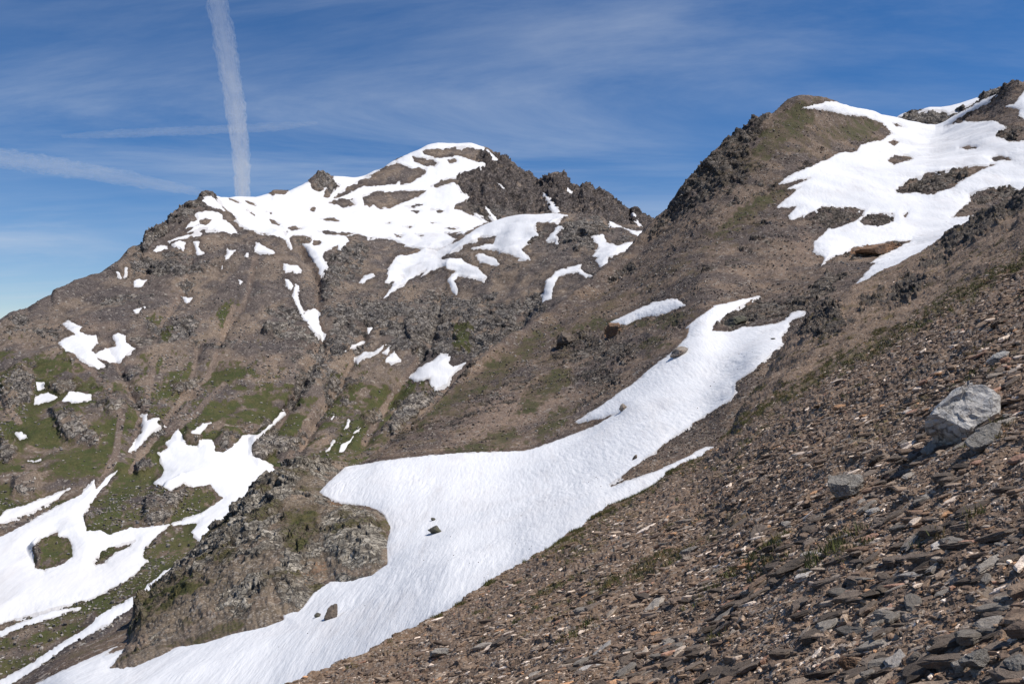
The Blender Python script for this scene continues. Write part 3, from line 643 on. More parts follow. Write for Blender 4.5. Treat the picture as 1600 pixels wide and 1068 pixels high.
# ------------------------------------------------------------------ right hill, its snow hollow and the rocky outcrop
def build_hill():
    us = np.arange(-140, 1760, 1.35)
    cols = {
        -140: [(1300, 85), (1200, 112), (1160, 128), (1150, 133), (1145, 136)],
        0: [(1240, 80), (1140, 100), (1100, 117), (1090, 124), (1084, 128)],
        100: [(1210, 75), (1075, 93), (1045, 112), (1035, 122), (1028, 130)],
        200: [(1200, 70), (1075, 86), (1020, 112), (990, 128), (975, 140)],
        310: [(1200, 66), (1060, 84), (965, 116), (915, 138), (893, 152)],
        430: [(1180, 60), (1035, 84), (890, 125), (810, 155), (775, 172)],
        510: [(1150, 55), (1005, 84), (860, 130), (770, 165), (742, 182)],
        560: [(1120, 52), (985, 84), (845, 130), (738, 178), (728, 188)],
        600: [(1095, 50), (965, 84), (830, 130), (718, 184), (702, 205)],
        700: [(1020, 52), (915, 84), (810, 130), (709, 186), (655, 238)],
        800: [(955, 56), (880, 86), (790, 130), (706, 186), (612, 258)],
        900: [(890, 62), (820, 92), (740, 140), (668, 196), (558, 285)],
        1000: [(825, 80), (750, 108), (680, 150), (588, 215), (480, 330)],
        1100: [(780, 95), (700, 122), (605, 178), (487, 255), (390, 370)],
        1180: [(660, 130), (580, 160), (520, 220), (466, 285), (340, 395)],
        1250: [(590, 150), (520, 195), (475, 250), (432, 305), (300, 415)],
        1300: [(545, 170), (475, 220), (440, 275), (405, 322), (292, 425)],
        1440: [(450, 190), (405, 250), (392, 305), (375, 352), (270, 445)],
        1600: [(385, 185), (335, 260), (325, 320), (308, 385), (225, 440)],
        1760: [(300, 185), (260, 260), (250, 330), (240, 390), (190, 440)]}
    b = [[] for _ in range(5)]
    for u, c in cols.items():
        for k, (v, d) in enumerate(c): b[k].append((u, v, d))
    sil = [(-140, 1142, 140), (0, 1080, 133), (91, 1028, 138), (145, 1000, 142), (203, 965, 150), (240, 938, 155), (270, 912, 160), (310, 880, 165), (390, 805, 175), (430, 762, 180), (470, 735, 185), (510, 727, 190), (535, 727, 196), (560, 722, 202), (600, 693, 222), (640, 661, 248), (680, 627, 268),
           (705, 602, 284), (740, 567, 308), (800, 522, 342), (845, 491, 370), (880, 470, 386), (925, 431, 415), (970, 398, 448), (1005, 364, 470), (1020, 348, 474), (1033, 336, 476), (1045, 325, 476), (1056, 308, 477), (1066, 290, 478), (1078, 273, 480), (1090, 264, 481), (1100, 252, 482), (1112, 240, 483), (1122, 230, 484), (1135, 221, 486),
           (1150, 211, 488), (1165, 201, 490), (1178, 189, 492), (1190, 183, 494), (1205, 176, 496), (1216, 166, 498), (1232, 155, 501), (1248, 150, 505), (1262, 150, 510), (1280, 153, 520), (1300, 159, 540), (1330, 167, 565), (1360, 173, 590), (1385, 180, 605), (1405, 186, 612), (1440, 194, 618), (1462, 197, 618), (1475, 192, 612), (1510, 172, 590), (1545, 150, 570),
           (1565, 139, 555), (1580, 126, 548), (1590, 123, 545), (1600, 127, 543), (1640, 118, 540), (1700, 100, 540), (1760, 100, 540)]
    back = [(u, v + 90, d * 1.18) for u, v, d in sil]
    back2 = [(u, v + 420, d * 1.6) for u, v, d in sil]
    ud = np.arange(-140, 1761, 10.)
    sa = np.array(sil, float); ba = np.array(sorted(b[4]), float)
    vs, dsl, vb, db = np.interp(ud, sa[:, 0], sa[:, 1]), np.interp(ud, sa[:, 0], sa[:, 2]), np.interp(ud, ba[:, 0], ba[:, 1]), np.interp(ud, ba[:, 0], ba[:, 2])
    gapv = np.maximum(vb - vs, 4)
    mid = [(u, v_ + .28 * g_, d_ + .24 * (e_ - d_)) for u, v_, g_, d_, e_ in zip(ud, vs, gapv, dsl, db)]
    L = Layer(us, b + [mid, sil, back, back2], [45, 115, 130, 135, 120, 50, 24, 8], 6, 10)
    L.snow = np.full(L.v.shape, -50.)
    P0 = L.base
    kd = np.clip(L.d / 300, .35, 1.5)
    q = np.stack([P0[..., 0] * .55 + P0[..., 2] * .75, P0[..., 1] * .5, (P0[..., 0] - P0[..., 2]) * .3], -1)
    low = kd * (1.2 * fbm(P0, 38., 3, .5, 111) + .5 * fbm(q, 16., 2, .5, 112))
    L.smooth = P0 + L.N * low[..., None]
    L.N = normals(L.smooth)
    L.project()
    S = lambda *a, **k: plan_snow(L, *a, **k)
    S([(498, 768), (512, 753), (540, 729), (600, 719), (640, 714), (700, 708), (760, 706), (820, 704), (860, 691), (922, 668), (954, 650), (966, 645), (930, 655), (899, 659), (938, 634), (1001, 590), (1013, 577), (1041, 558), (1050, 549), (1063, 537), (1072, 528), (1076, 512), (1071, 511), (1104, 486), (1119, 477), (1157, 468), (1187, 462), (1166, 473), (1147, 484), (1132, 495), (1116, 506), (1113, 516), (1141, 518), (1160, 511), (1188, 509), (1210, 506), (1226, 500), (1238, 489), (1247, 486), (1260, 487), (1250, 495), (1232, 503), (1233, 511), (1221, 526), (1224, 537), (1188, 569), (1150, 597), (1149, 615), (1141, 625), (1104, 647), (1060, 678), (1018, 709), (994, 727), (970, 745), (952, 757), (955, 760), (989, 748), (1030, 734), (1060, 720), (1102, 698), (1180, 700), (1180, 740), (1000, 900), (860, 1010), (700, 1110), (450, 1210), (0, 1250), (-140, 1280), (-140, 1175), (0, 1100), (55, 1068), (120, 1036), (182, 1009), (164, 1023), (205, 1010), (173, 1043), (203, 1039), (207, 1041), (254, 1021), (276, 1009), (320, 1003), (363, 989), (414, 978), (443, 967), (441, 960), (472, 949), (490, 925), (516, 907), (538, 907), (580, 898), (605, 880), (603, 854), (609, 825), (600, 803), (589, 796), (553, 787), (524, 783), (509, 776)],
      'great sweeping snowfield in the hollow at the centre, rippled and reaching the bottom edge', H=.9, name='snowfield', cat='snowfield', edge=.6)
    S([(954, 503), (979, 491), (1010, 477), (1035, 468), (1058, 467), (1071, 477), (1035, 491), (994, 497), (979, 509)], 'pillow shaped snow patch above the reddish crag on the right hill slope', H=.9)
    S([(1255, 168), (1300, 157), (1330, 163), (1360, 170), (1405, 182), (1446, 193), (1465, 192), (1510, 170), (1559, 145), (1562, 148), (1515, 176), (1475, 198), (1506, 190), (1555, 190), (1570, 197), (1555, 212), (1577, 222), (1600, 220), (1760, 205), (1760, 300), (1640, 320), (1590, 297), (1577, 290), (1540, 295), (1514, 302), (1516, 314), (1486, 340), (1527, 336), (1560, 340), (1500, 400), (1400, 450), (1334, 470), (1325, 455), (1334, 445), (1349, 430), (1367, 411), (1360, 411), (1375, 400), (1424, 376), (1409, 376), (1397, 376), (1367, 383), (1337, 386), (1322, 394), (1292, 406), (1281, 419), (1289, 402), (1272, 392), (1272, 377), (1292, 359), (1320, 352), (1340, 343), (1349, 336), (1351, 329), (1337, 325), (1285, 323), (1259, 336), (1236, 344), (1232, 336), (1244, 323), (1212, 324), (1251, 293), (1227, 296), (1266, 278), (1217, 287), (1244, 269), (1277, 256), (1311, 239), (1339, 237), (1345, 226), (1375, 220), (1394, 209), (1379, 192), (1352, 182), (1322, 179), (1285, 171), (1262, 170)],
      'broad snowfield with bare islands spread across the right hill below the saddle', H=1.3, name='snowfield', cat='snowfield',
      holes=[[(1341, 344), (1360, 334), (1397, 334), (1397, 346), (1371, 354), (1349, 351)], [(1399, 297), (1416, 284), (1450, 271), (1502, 261), (1555, 257), (1521, 271), (1491, 291), (1457, 304), (1435, 301), (1401, 301)], [(1386, 250), (1397, 242), (1420, 242), (1427, 248), (1397, 256)], [(1388, 222), (1397, 218), (1403, 222), (1397, 227)],
             [(1501, 231), (1514, 228), (1525, 231), (1512, 234)], [(1547, 248), (1559, 243), (1577, 246), (1581, 250), (1555, 252)], [(1410, 335), (1418, 333), (1415, 339)], [(1394, 192), (1402, 193), (1410, 198), (1400, 197)]])
    S([(1572, 167), (1585, 162), (1600, 143), (1640, 120), (1660, 200), (1600, 186), (1592, 179), (1596, 170)], 'snow patch at the right edge just under the highest right corner ridge', H=1.0)
    R = L.region
    crag = R([[(1010, 372), (1025, 345), (1045, 320), (1066, 285), (1090, 258), (1122, 224), (1165, 195), (1195, 178), (1205, 180), (1190, 210), (1170, 235), (1190, 260), (1160, 290), (1110, 310), (1060, 340)],
        [(945, 530), (945, 508), (975, 503), (980, 515), (960, 530)], [(855, 560), (880, 520), (915, 520), (945, 525), (980, 535), (1010, 540), (985, 560), (930, 570), (880, 570)], [(1040, 500), (1070, 490), (1075, 505), (1045, 515)],
        [(1112, 517), (1120, 497), (1150, 478), (1180, 468), (1220, 470), (1250, 465), (1280, 440), (1300, 420), (1330, 430), (1260, 490), (1225, 500), (1160, 512)], [(1345, 334), (1360, 332), (1400, 332), (1400, 348), (1370, 356)],
        [(1515, 300), (1545, 290), (1590, 285), (1600, 300), (1560, 320), (1530, 320)], [(1280, 330), (1345, 325), (1345, 342), (1290, 355), (1260, 345)], [(1400, 300), (1420, 282), (1460, 270), (1500, 262), (1520, 270), (1490, 292), (1440, 304)], [(1470, 195), (1530, 160), (1585, 120), (1605, 122), (1560, 152), (1530, 175)],
        [(735, 620), (770, 612), (785, 622), (760, 630)], [(880, 600), (900, 580), (935, 570), (960, 580), (930, 600)], [(610, 690), (640, 660), (660, 652), (645, 675), (620, 692)], [(690, 590), (720, 575), (745, 565), (725, 590), (700, 605)], [(935, 440), (980, 410), (1000, 415), (960, 445)],
        [(1455, 215), (1560, 195), (1600, 200), (1590, 222), (1555, 214)]], 7)
    nz = fbm(P0, 16., 3, .55, 121)
    crag = np.maximum(crag, .7 * R([[(620, 700), (720, 600), (850, 540), (1000, 500), (1060, 540), (950, 620), (850, 660), (740, 690)], [(1040, 380), (1150, 300), (1250, 250), (1390, 210), (1340, 240), (1240, 290), (1180, 420), (1050, 450)]], 20) * sstep(.12, .45, nz))
    grass = R([[(640, 680), (690, 620), (760, 570), (830, 520), (860, 515), (850, 540), (770, 600), (700, 640)], [(800, 650), (830, 605), (860, 570), (890, 580), (870, 620), (820, 650)], [(830, 680), (870, 640), (900, 635), (880, 665), (850, 690)], [(1170, 240), (1210, 190), (1250, 155), (1280, 160), (1270, 190), (1240, 215), (1200, 250)], [(1290, 200), (1340, 180), (1385, 195), (1360, 220), (1300, 220)],
        [(1110, 370), (1160, 320), (1220, 285), (1250, 295), (1200, 320), (1140, 370)], [(700, 700), (800, 665), (820, 690), (760, 704), (700, 708)], [(1000, 540), (1040, 525), (1050, 540), (1010, 560)], [(880, 515), (940, 495), (1000, 500), (1060, 485), (1090, 490), (1040, 512), (960, 515)], [(850, 525), (880, 505), (905, 512), (870, 530)]], 7, 1.3)
    gn = sstep(-.4, .4, fbm(P0, 9., 4, .6, 147))
    grass = np.maximum(grass * (.45 + .45 * gn), .42 * gn * R([[(560, 720), (700, 600), (860, 495), (1010, 430), (1150, 330), (1240, 280), (1260, 300), (1190, 340), (1080, 430), (960, 500), (860, 580), (740, 660), (640, 715)], [(1120, 270), (1240, 150), (1390, 180), (1380, 215), (1250, 250), (1130, 300)], [(-140, 1140), (0, 1070), (203, 930), (240, 915), (215, 1000), (60, 1068), (-100, 1150)]], 14, 1.3))
    tint = .7 * R([[(700, 690), (760, 630), (830, 600), (900, 610), (850, 650), (780, 690)], [(1200, 410), (1260, 370), (1280, 400), (1220, 430)]], 16) + .3 * sstep(.2, .7, fbm(P0, 30., 3, .5, 131))
    rust = R([[(1325, 392), (1340, 384), (1400, 378), (1412, 384), (1395, 393), (1330, 399)], [(946, 528), (948, 508), (970, 506), (975, 512), (960, 526)]], 4) + .45 * R([[(870, 530), (890, 520), (915, 522), (900, 540)], [(985, 700), (1058, 687), (1020, 712), (960, 757)]], 8)
    crag = np.maximum(crag, R([[(1322, 396), (1340, 383), (1400, 377), (1415, 384), (1395, 395), (1330, 402)]], 4))
    crag = sstep(.30, .72, crag * .72 + .50 * fbm(P0, 7., 5, .68, 145) * (.25 + .75 * sstep(0, .3, crag)) + .28 * fbm(P0, 3., 4, .7, 146))
    crag *= 1 - .8 * sstep(.5, .9, grass)
    keep = 1 - sstep(-1.5, 3.0, L.snow)
    P1 = L.smooth
    strata = (P1[..., 2] * .9 - P1[..., 0] * .45 + 1.0 * fbm(P1, 9., 2, .5, 166)) / 2.6
    qb = np.stack([P1[..., 0] * .9 + P1[..., 2] * .45, P1[..., 1] * .7, (P1[..., 2] - P1[..., 0] * .5) * .45], -1)
    cr = 1.15 * blocks(qb, 11., 102, 1.1) + .6 * blocks(qb, 4.6, 103, 1.1) + .25 * blocks(P1, 2.8, 104, 1.0) + .07 * blocks(P1, 1.1, 105, .9) + .7 * (.3 - np.abs(fbm(P1, 8., 4, .5, 161))) + .2 * fbm(P1, 3., 4, .6, 162) + 1.0 * (strata - np.floor(strata) - .5)
    sc = .36 * fbm(P1, 5., 5, .64, 171) + .07 * blocks(P1, .75, 173, .7) + .2 * fbm(q, 3., 3, .6, 172)
    rough = (crag * cr * np.clip(L.d / 330, .5, 1.4) + (1 - crag) * sc * kd**.5 * (1 - .3 * grass)) * keep
    rough -= (1 - keep) * (.9 * L.px2m + .1)
    L.final = P1 + L.N * rough[..., None]
    o = grid_mesh('hill', L.final, attrs=dict(crag=crag, grass=grass, tint=tint, rust=rust, streak=fbm(q, 12., 5, .6, 191), wet=sstep(-9, -1, L.snow)), mat=M_hill)
    tag(o, 'steep brown hill rising on the right with a dark craggy left skyline and a snowy saddle', 'hill', kind='structure')
    # ripples and runnels melted into the snow
    qs = np.stack([P1[..., 0] * .8 + P1[..., 1] * .45, (P1[..., 1] * .8 - P1[..., 0] * .5) * .35, P1[..., 2] * .5], -1)
    qv = np.stack([P1[..., 0] + .25 * P1[..., 2], P1[..., 1] * .13, P1[..., 2] * .5], -1)
    rel = .22 * fbm(P1, 14., 2, .5, 181) + (.085 * (.3 - np.abs(fbm(qv, 1.0, 3, .55, 182)) * 1.2) + .03 * fbm(qs, .7, 2, .6, 183)) * (.45 + .55 * sstep(-.4, .4, fbm(P1, 22., 2, .5, 186))) * np.clip(L.d / 160, .6, 2.4)
    chan = np.stack([(P1[..., 0] + .35 * P1[..., 2]) , P1[..., 1] * .08, P1[..., 2] * .1], -1)
    rel += .12 * fbm(chan, 5.0, 2, .5, 185) * sstep(260, 130, L.d)
    for ln, wd, hh in (([(1075, 705), (1000, 748), (940, 785), (840, 838), (760, 868), (680, 900), (560, 960), (380, 1030), (100, 1120)], 10, .20), ([(1200, 560), (1060, 690), (960, 800), (850, 850), (760, 905), (600, 1020), (400, 1130)], 12, -.13), ([(1000, 640), (820, 770), (730, 830), (640, 880), (560, 925), (470, 985), (200, 1090)], 15, .12)):
        ds = np.full(L.v.shape, 1e9)
        for (x0, y0), (x1, y1) in zip(ln[:-1], ln[1:]):
            ex, ey = x1 - x0, y1 - y0
            t = np.clip(((L.PX - x0) * ex + (L.PY - y0) * ey) / (ex * ex + ey * ey), 0, 1)
            ds = np.minimum(ds, np.hypot(L.PX - x0 - t * ex, L.PY - y0 - t * ey))
        rel += hh * np.exp(-((ds + 3 * fbm(P1, 6., 2, .5, 187)) / wd)**2)
    build_snow(L, M_snowB, rel)
    # the rocky outcrop standing out of the snow
    kn = [(172, 1043), (200, 1005), (205, 955), (215, 925), (230, 895), (268, 860), (305, 820), (385, 755), (425, 712), (468, 685), (505, 690), (530, 705), (541, 725), (514, 752), (499, 769), (509, 777), (524, 785), (553, 789), (589, 797), (602, 806), (610, 825), (604, 854), (606, 880), (580, 899), (538, 909), (516, 909), (490, 927), (472, 951), (443, 963), (443, 969), (414, 980), (363, 991), (320, 1005), (276, 1011), (254, 1023), (207, 1043)]
    i0, i1, j0, j1 = L.bbox(kn, 16); sl = (slice(i0, i1), slice(j0, j1))
    sd = sdist(L.PX[sl], L.PY[sl], kn) + L.wob[sl] * 1.5
    m = sd * L.px2m[sl]; P = L.smooth[sl]
    h = np.where(m > 0, 3.6 * (1 - np.exp(-m / 4.0)), m * 1.1)
    k = sstep(0, 2.2, m)
    P = P + L.N[sl] * (h * 1.0)[..., None]; Pk = L.smooth[sl]
    dome = sstep(-12, 12, sdist(L.PX[sl], L.PY[sl], [(515, 890), (505, 830), (540, 800), (585, 808), (603, 840), (600, 885), (550, 900)]))
    st = (P[..., 2] * .5 - P[..., 0] * .8 + .8 * fbm(P, 6., 2, .5, 266)) / 1.5
    crag = .8 * sstep(.05, .35, fbm(P, 9., 4, .6, 261))
    crag = np.maximum(crag, sstep(-8, 8, sdist(L.PX[sl], L.PY[sl], [(515, 880), (510, 830), (540, 805), (585, 815), (600, 840), (595, 880), (550, 895)])))
    crag = np.maximum(crag, sstep(-8, 8, sdist(L.PX[sl], L.PY[sl], [(210, 960), (225, 930), (260, 900), (290, 890), (300, 915), (270, 950), (235, 985)])))
    crag = np.maximum(crag, sstep(-8, 8, sdist(L.PX[sl], L.PY[sl], [(318, 888), (340, 845), (400, 780), (432, 735), (480, 705), (520, 720), (480, 745), (450, 800), (425, 860), (360, 895)])))
    crag = np.maximum(crag, sstep(-6, 6, sdist(L.PX[sl], L.PY[sl], [(432, 915), (470, 900), (495, 915), (470, 950), (440, 945)])))
    h += k * crag * (1.15 - .6 * dome) * (.9 * blocks(P, 6.5, 203, 1.2) + .42 * blocks(P, 2.6, 204, 1.1) + .09 * blocks(P, .9, 205, .9) + .4 * (.3 - np.abs(fbm(P, 5., 5, .55, 262))) + .3 * fbm(P, 1.6, 4, .6, 264) + .55 * (st - np.floor(st) - .5))
    h += k * (1 - crag) * (.5 * fbm(P, 2.2, 5, .62, 263) + .05 * blocks(P, .5, 206, .7))
    kg = np.clip(sstep(-10, 8, sdist(L.PX[sl], L.PY[sl], [(440, 850), (460, 820), (500, 810), (505, 850), (480, 890), (450, 880)])) * .6 + sstep(-14, 10, sdist(L.PX[sl], L.PY[sl], [(180, 1000), (215, 960), (300, 920), (340, 920), (310, 950), (230, 1000)])) * .45 + .55 * sstep(.1, .5, fbm(P, 8., 3, .5, 271)), 0, 1)
    kr = .42 * sstep(-14, 6, sdist(L.PX[sl], L.PY[sl], [(470, 905), (510, 893), (530, 903), (500, 915), (470, 935)])) + .4 * sstep(-5, 4, sdist(L.PX[sl], L.PY[sl], [(500, 772), (525, 782), (590, 795), (600, 810), (560, 805), (510, 795)])) + .2 * sstep(.2, .6, fbm(P, 7., 3, .5, 272))
    L.knoll = Pk + L.N[sl] * h[..., None]
    o = grid_mesh('rock_outcrop', L.knoll, mask=sd > -4, attrs=dict(crag=np.clip(crag * .8 + .22, 0, 1), pale=.15 + .5 * dome, grass=kg, tint=.4 * sstep(0, .6, fbm(P, 6., 3, .5, 273)), rust=kr), mat=M_knoll)
    tag(o, 'large craggy rock outcrop with mossy patches standing left of the sweeping snowfield', 'rock outcrop')
    return L
LB = build_hill()

# ------------------------------------------------------------------ the near scree slope
FSIL = [(380, 1115, 19), (430, 1088, 20.5), (470, 1066, 22), (560, 1026, 25), (640, 985, 29), (700, 952, 32), (740, 926, 35), (840, 862, 43), (950, 800, 55), (1020, 760, 64), (1100, 714, 76), (1145, 672, 92), (1160, 640, 100), (1200, 585, 115), (1235, 530, 130), (1260, 500, 138), (1332, 446, 153), (1375, 427, 160), (1415, 405, 164), (1450, 385, 166), (1477, 371, 168), (1507, 352, 168), (1547, 325, 166), (1582, 312, 164), (1600, 294, 162), (1680, 245, 165), (1780, 190, 165)]
FBRK = [(380, 1130, 17), (470, 1080, 19.5), (640, 1000, 26), (840, 875, 37), (950, 808, 46), (1020, 768, 52), (1060, 744, 53), (1100, 724, 53), (1200, 648, 48), (1300, 580, 44), (1400, 525, 40), (1500, 462, 38), (1600, 405, 36), (1780, 300, 34)]
def build_scree():
    us = np.arange(380, 1780, 1.3)
    ip = lambda ln, k: np.interp(us, [p[0] for p in ln], [p[k] for p in ln])
    vS, dS, vB, dB = ip(FSIL, 1), ip(FSIL, 2), ip(FBRK, 1), ip(FBRK, 2)
    vB = box_blur(vB, 15, 0); dB = box_blur(dB, 15, 0)
    n1 = 540
    t = np.linspace(0, 1, n1)[:, None]
    v0 = np.maximum(1230, vB + 60)
    v1 = v0 + (vB - v0) * t
    d1 = 1 / ((v1 - vB) / 2218. + 1 / dB)
    gap = np.clip(vB - vS, 3, 1e9)
    vK = np.array([vB, vB - gap * .06, vB - gap * .5, vS, vS + 45, vS + 300])
    dK = np.log(np.array([dB, dB + (dS - dB) * .35, dB + (dS - dB) * .62, dS, dS * 1.12, dS * 1.45]))
    rows = [14, 100, 90, 14, 8]
    v2 = hermite(vK, rows); d2 = np.exp(hermite(dK, rows))
    L = Layer.__new__(Layer); L.us = us
    L.setup(np.concatenate([v1[:-1], v2]), np.concatenate([d1[:-1], d2]), n1 - 1 + sum(rows[:3]))
    P0 = L.base
    kd = np.clip(L.d / 30, .12, 3.0)
    low = kd * (.22 * fbm(P0, 7., 3, .5, 301)) + .05 * fbm(P0, 1.8, 3, .5, 302) * np.clip(L.d / 8, .3, 2)
    L.smooth = P0 + L.N * low[..., None]
    L.N = normals(L.smooth); L.project()
    R = L.region
    crag = R([[(1450, 400), (1480, 362), (1540, 325), (1600, 290), (1640, 280), (1620, 310), (1560, 345), (1500, 385)], [(1250, 505), (1280, 478), (1300, 470), (1330, 500), (1290, 530), (1250, 520)], [(1380, 460), (1420, 430), (1450, 430), (1430, 465), (1390, 475)], [(1440, 410), (1470, 390), (1480, 405), (1445, 425)], [(1340, 470), (1370, 455), (1375, 470), (1345, 485)]], 9)
    grass = .6 * R([[(1045, 705), (1100, 685), (1180, 640), (1240, 605), (1300, 565), (1340, 545), (1345, 560), (1280, 600), (1200, 645), (1120, 685), (1060, 715)], [(1330, 550), (1400, 515), (1480, 465), (1540, 430), (1600, 395), (1640, 385), (1600, 425), (1500, 475), (1420, 525), (1360, 570)]], 10, 1.2)
    grass = np.maximum(grass, .34 * R([[(830, 870), (900, 820), (980, 765), (1060, 722), (1100, 715), (1060, 745), (960, 815), (880, 865)]], 12, 1.3))
    grass = np.maximum(grass, .42 * sstep(.15, .55, fbm(P0, 2.6, 3, .55, 305)) * sstep(6, 12, L.d))
    P1 = L.smooth
    cr = .9 * blocks(P1, 4.5, 303, 1.0) + .4 * blocks(P1, 1.8, 304, 1.0) + .16 * blocks(P1, .7, 306, .9) + .8 * (.3 - np.abs(fbm(P1, 4., 4, .55, 307)))
    near = np.clip(L.d / 14, .22, 1.3)
    sc = near * (.055 * fbm(P1, .8, 4, .62, 308) + .045 * blocks(P1, .22, 309, .8)) + .018 * blocks(P1, .07, 310, .8) * (L.d < 25) + .05 * blocks(P1, .9, 311, .8) * sstep(20, 50, L.d)
    rough = crag * cr * .9 + (1 - crag) * sc
    L.final = P1 + L.N * rough[..., None]
    z = np.zeros(L.v.shape)
    rust = .6 * R([[(1550, 450), (1560, 425), (1580, 420), (1575, 445)]], 8)
    o = grid_mesh('scree_slope', L.final, attrs=dict(crag=crag, grass=grass, tint=.35 * sstep(0, .6, fbm(P0, 5., 3, .5, 312)), rust=rust), mat=M_near)
    tag(o, 'near slope of brown stony scree falling from right to lower left', 'scree slope', kind='structure')
    L.grassm = grass
    return L
LF = build_scree()

# ------------------------------------------------------------------ stones
def slab_shape(r, flat=.28, seg=8):
    """an angular plate: two rings and a cap, no two alike; returns verts and triangles"""
    ang = np.sort(np.linspace(0, 2 * np.pi, seg, endpoint=False) + r.uniform(-.32, .32, seg))
    rad = r.uniform(.62, 1.0, seg)
    el = r.uniform(.45, .85)
    tx, ty = r.uniform(-.25, .25, 2)
    rings = []
    for zz, k in ((-1, .82), (.35, 1.0), (.9, .80)):
        kk = k * rad * r.uniform(.9, 1.08, seg)
        x = np.cos(ang) * kk; y = np.sin(ang) * kk * el
        rings.append(np.stack([x, y, flat * (zz + tx * x + ty * y + r.uniform(-.12, .12, seg))], -1))
    V = np.concatenate(rings + [[[r.uniform(-.2, .2), r.uniform(-.15, .15), flat * 1.05]]])
    T = []
    for k in range(2):
        for i in range(seg):
            a, b = k * seg + i, k * seg + (i + 1) % seg
            T += [(a, b, b + seg), (a, b + seg, a + seg)]
    for i in range(seg):
        T.append((2 * seg + i, 2 * seg + (i + 1) % seg, 3 * seg))
    return V, np.array(T)

PAL = np.array([(.135, .102, .080), (.160, .122, .094), (.108, .086, .072), (.190, .148, .114), (.092, .072, .058), (.215, .178, .146), (.270, .238, .205), (.460, .410, .365), (.320, .200, .120), (.230, .148, .115), (.20, .182, .162), (.62, .56, .50)])
PALW = np.array([.16, .16, .12, .13, .08, .11, .075, .06, .03, .03, .025, .02]); PALW = PALW / PALW.sum()

def frames(n, N, r, jitter, upmix):
    """random orientation per stone: plate normal near the slope normal, long axis near level"""
    up = np.array([0, 0, 1.])
    z = N + upmix * up + r.normal(0, jitter, (n, 3)); z /= np.linalg.norm(z, axis=1, keepdims=True)
    a = r.normal(.15, .85, n)
    x = np.stack([np.cos(a), np.sin(a), 0.3 * np.ones(n)], -1)
    x -= (x * z).sum(1, keepdims=True) * z; x /= np.linalg.norm(x, axis=1, keepdims=True)
    return x, np.cross(z, x), z

def sample_scree(L, n, dmin, dmax, r, patchy=0.0):
    P = L.final
    nr = L.silrow
    A = P[:nr, :-1]; B = P[:nr, 1:]; Cc = P[1:nr + 1, :-1]
    area = np.linalg.norm(np.cross(B - A, Cc - A), axis=-1)
    dd = A[..., 1]; px = CX + A[..., 0] / dd * FPX; py = CY - A[..., 2] / dd * FPX
    w = area * (dd > dmin) * (dd < dmax) * (px > 370) * (px < 1720) * (py < 1130)
    w = w * (1 - .75 * sstep(.45, .8, L.grassm[:nr, :-1]))
    if patchy:
        w = w * (sstep(-.25, .35, fbm(A, 1.6, 3, .55, 401)) * patchy + 1 - patchy)
    c = np.cumsum(w.ravel()); k = np.searchsorted(c, r.uniform(0, c[-1], n))
    i, j = np.unravel_index(np.minimum(k, w.size - 1), w.shape)
    a, b = r.uniform(0, 1, (2, n, 1))
    pos = P[i, j] * (1 - a) * (1 - b) + P[i, j + 1] * a * (1 - b) + P[i + 1, j] * (1 - a) * b + P[i + 1, j + 1] * a * b
    return pos, LF.N[i, j]

r = np.random.default_rng(21)
TEMPL = [slab_shape(r, fl, sg) for fl, sg in [(.16, 8), (.22, 7), (.30, 8), (.14, 7), (.40, 7), (.55, 8), (.20, 9), (.26, 6), (.65, 7), (.18, 8)]]
TW = np.array([.15, .15, .12, .14, .06, .03, .14, .10, .02, .09])
classes = [(26000, .012, .03, 1.6, 9, .0), (24000, .03, .065, 1.8, 20, .5), (17000, .065, .13, 2.2, 42, .8), (6000, .12, .22, 3.0, 48, .9), (260, .22, .45, 9, 34, .5), (17000, .10, .34, 38, 165, .4), (22000, .035, .07, 8, 34, .2), (1100, .08, .23, 2.4, 10, .95), (14000, .02, .05, 2.2, 11, .3)]
PAL = PAL * np.array([1.52, 1.38, 1.25])
ps, ns, ss = [], [], []
for n, s0, s1, d0, d1, pt in classes:
    p, N = sample_scree(LF, n, d0, d1, r, pt)
    ps.append(p); ns.append(N); ss.append(np.exp(r.uniform(np.log(s0), np.log(s1), n)))
ps, ns, ss = np.concatenate(ps), np.concatenate(ns), np.concatenate(ss)
n = len(ps)
tcol = r.choice(len(PAL), n, p=PALW)
ttem = r.choice(len(TEMPL), n, p=TW / TW.sum())
flat_ones = np.array([0, 1, 3, 6, 9, 7])
ttem = np.where((ss > .13) & np.isin(ttem, [4, 5, 8, 2]), flat_ones[r.integers(0, 6, n)], ttem)
pxs = CX + ps[:, 0] / ps[:, 1] * FPX; pys = CY - ps[:, 2] / ps[:, 1] * FPX
vis = (pxs > 20) & (pxs < 1590) & (pys < 1062)
show = np.where(vis, ss / ps[:, 1], 0)
big = np.argsort(-show)[:290]
isbig = np.zeros(n, bool); isbig[big] = True
fx, fy, fz = frames(n, ns, r, .24, .75)
half = ss * .5
centre = ps + ns * (half * .10)[:, None]
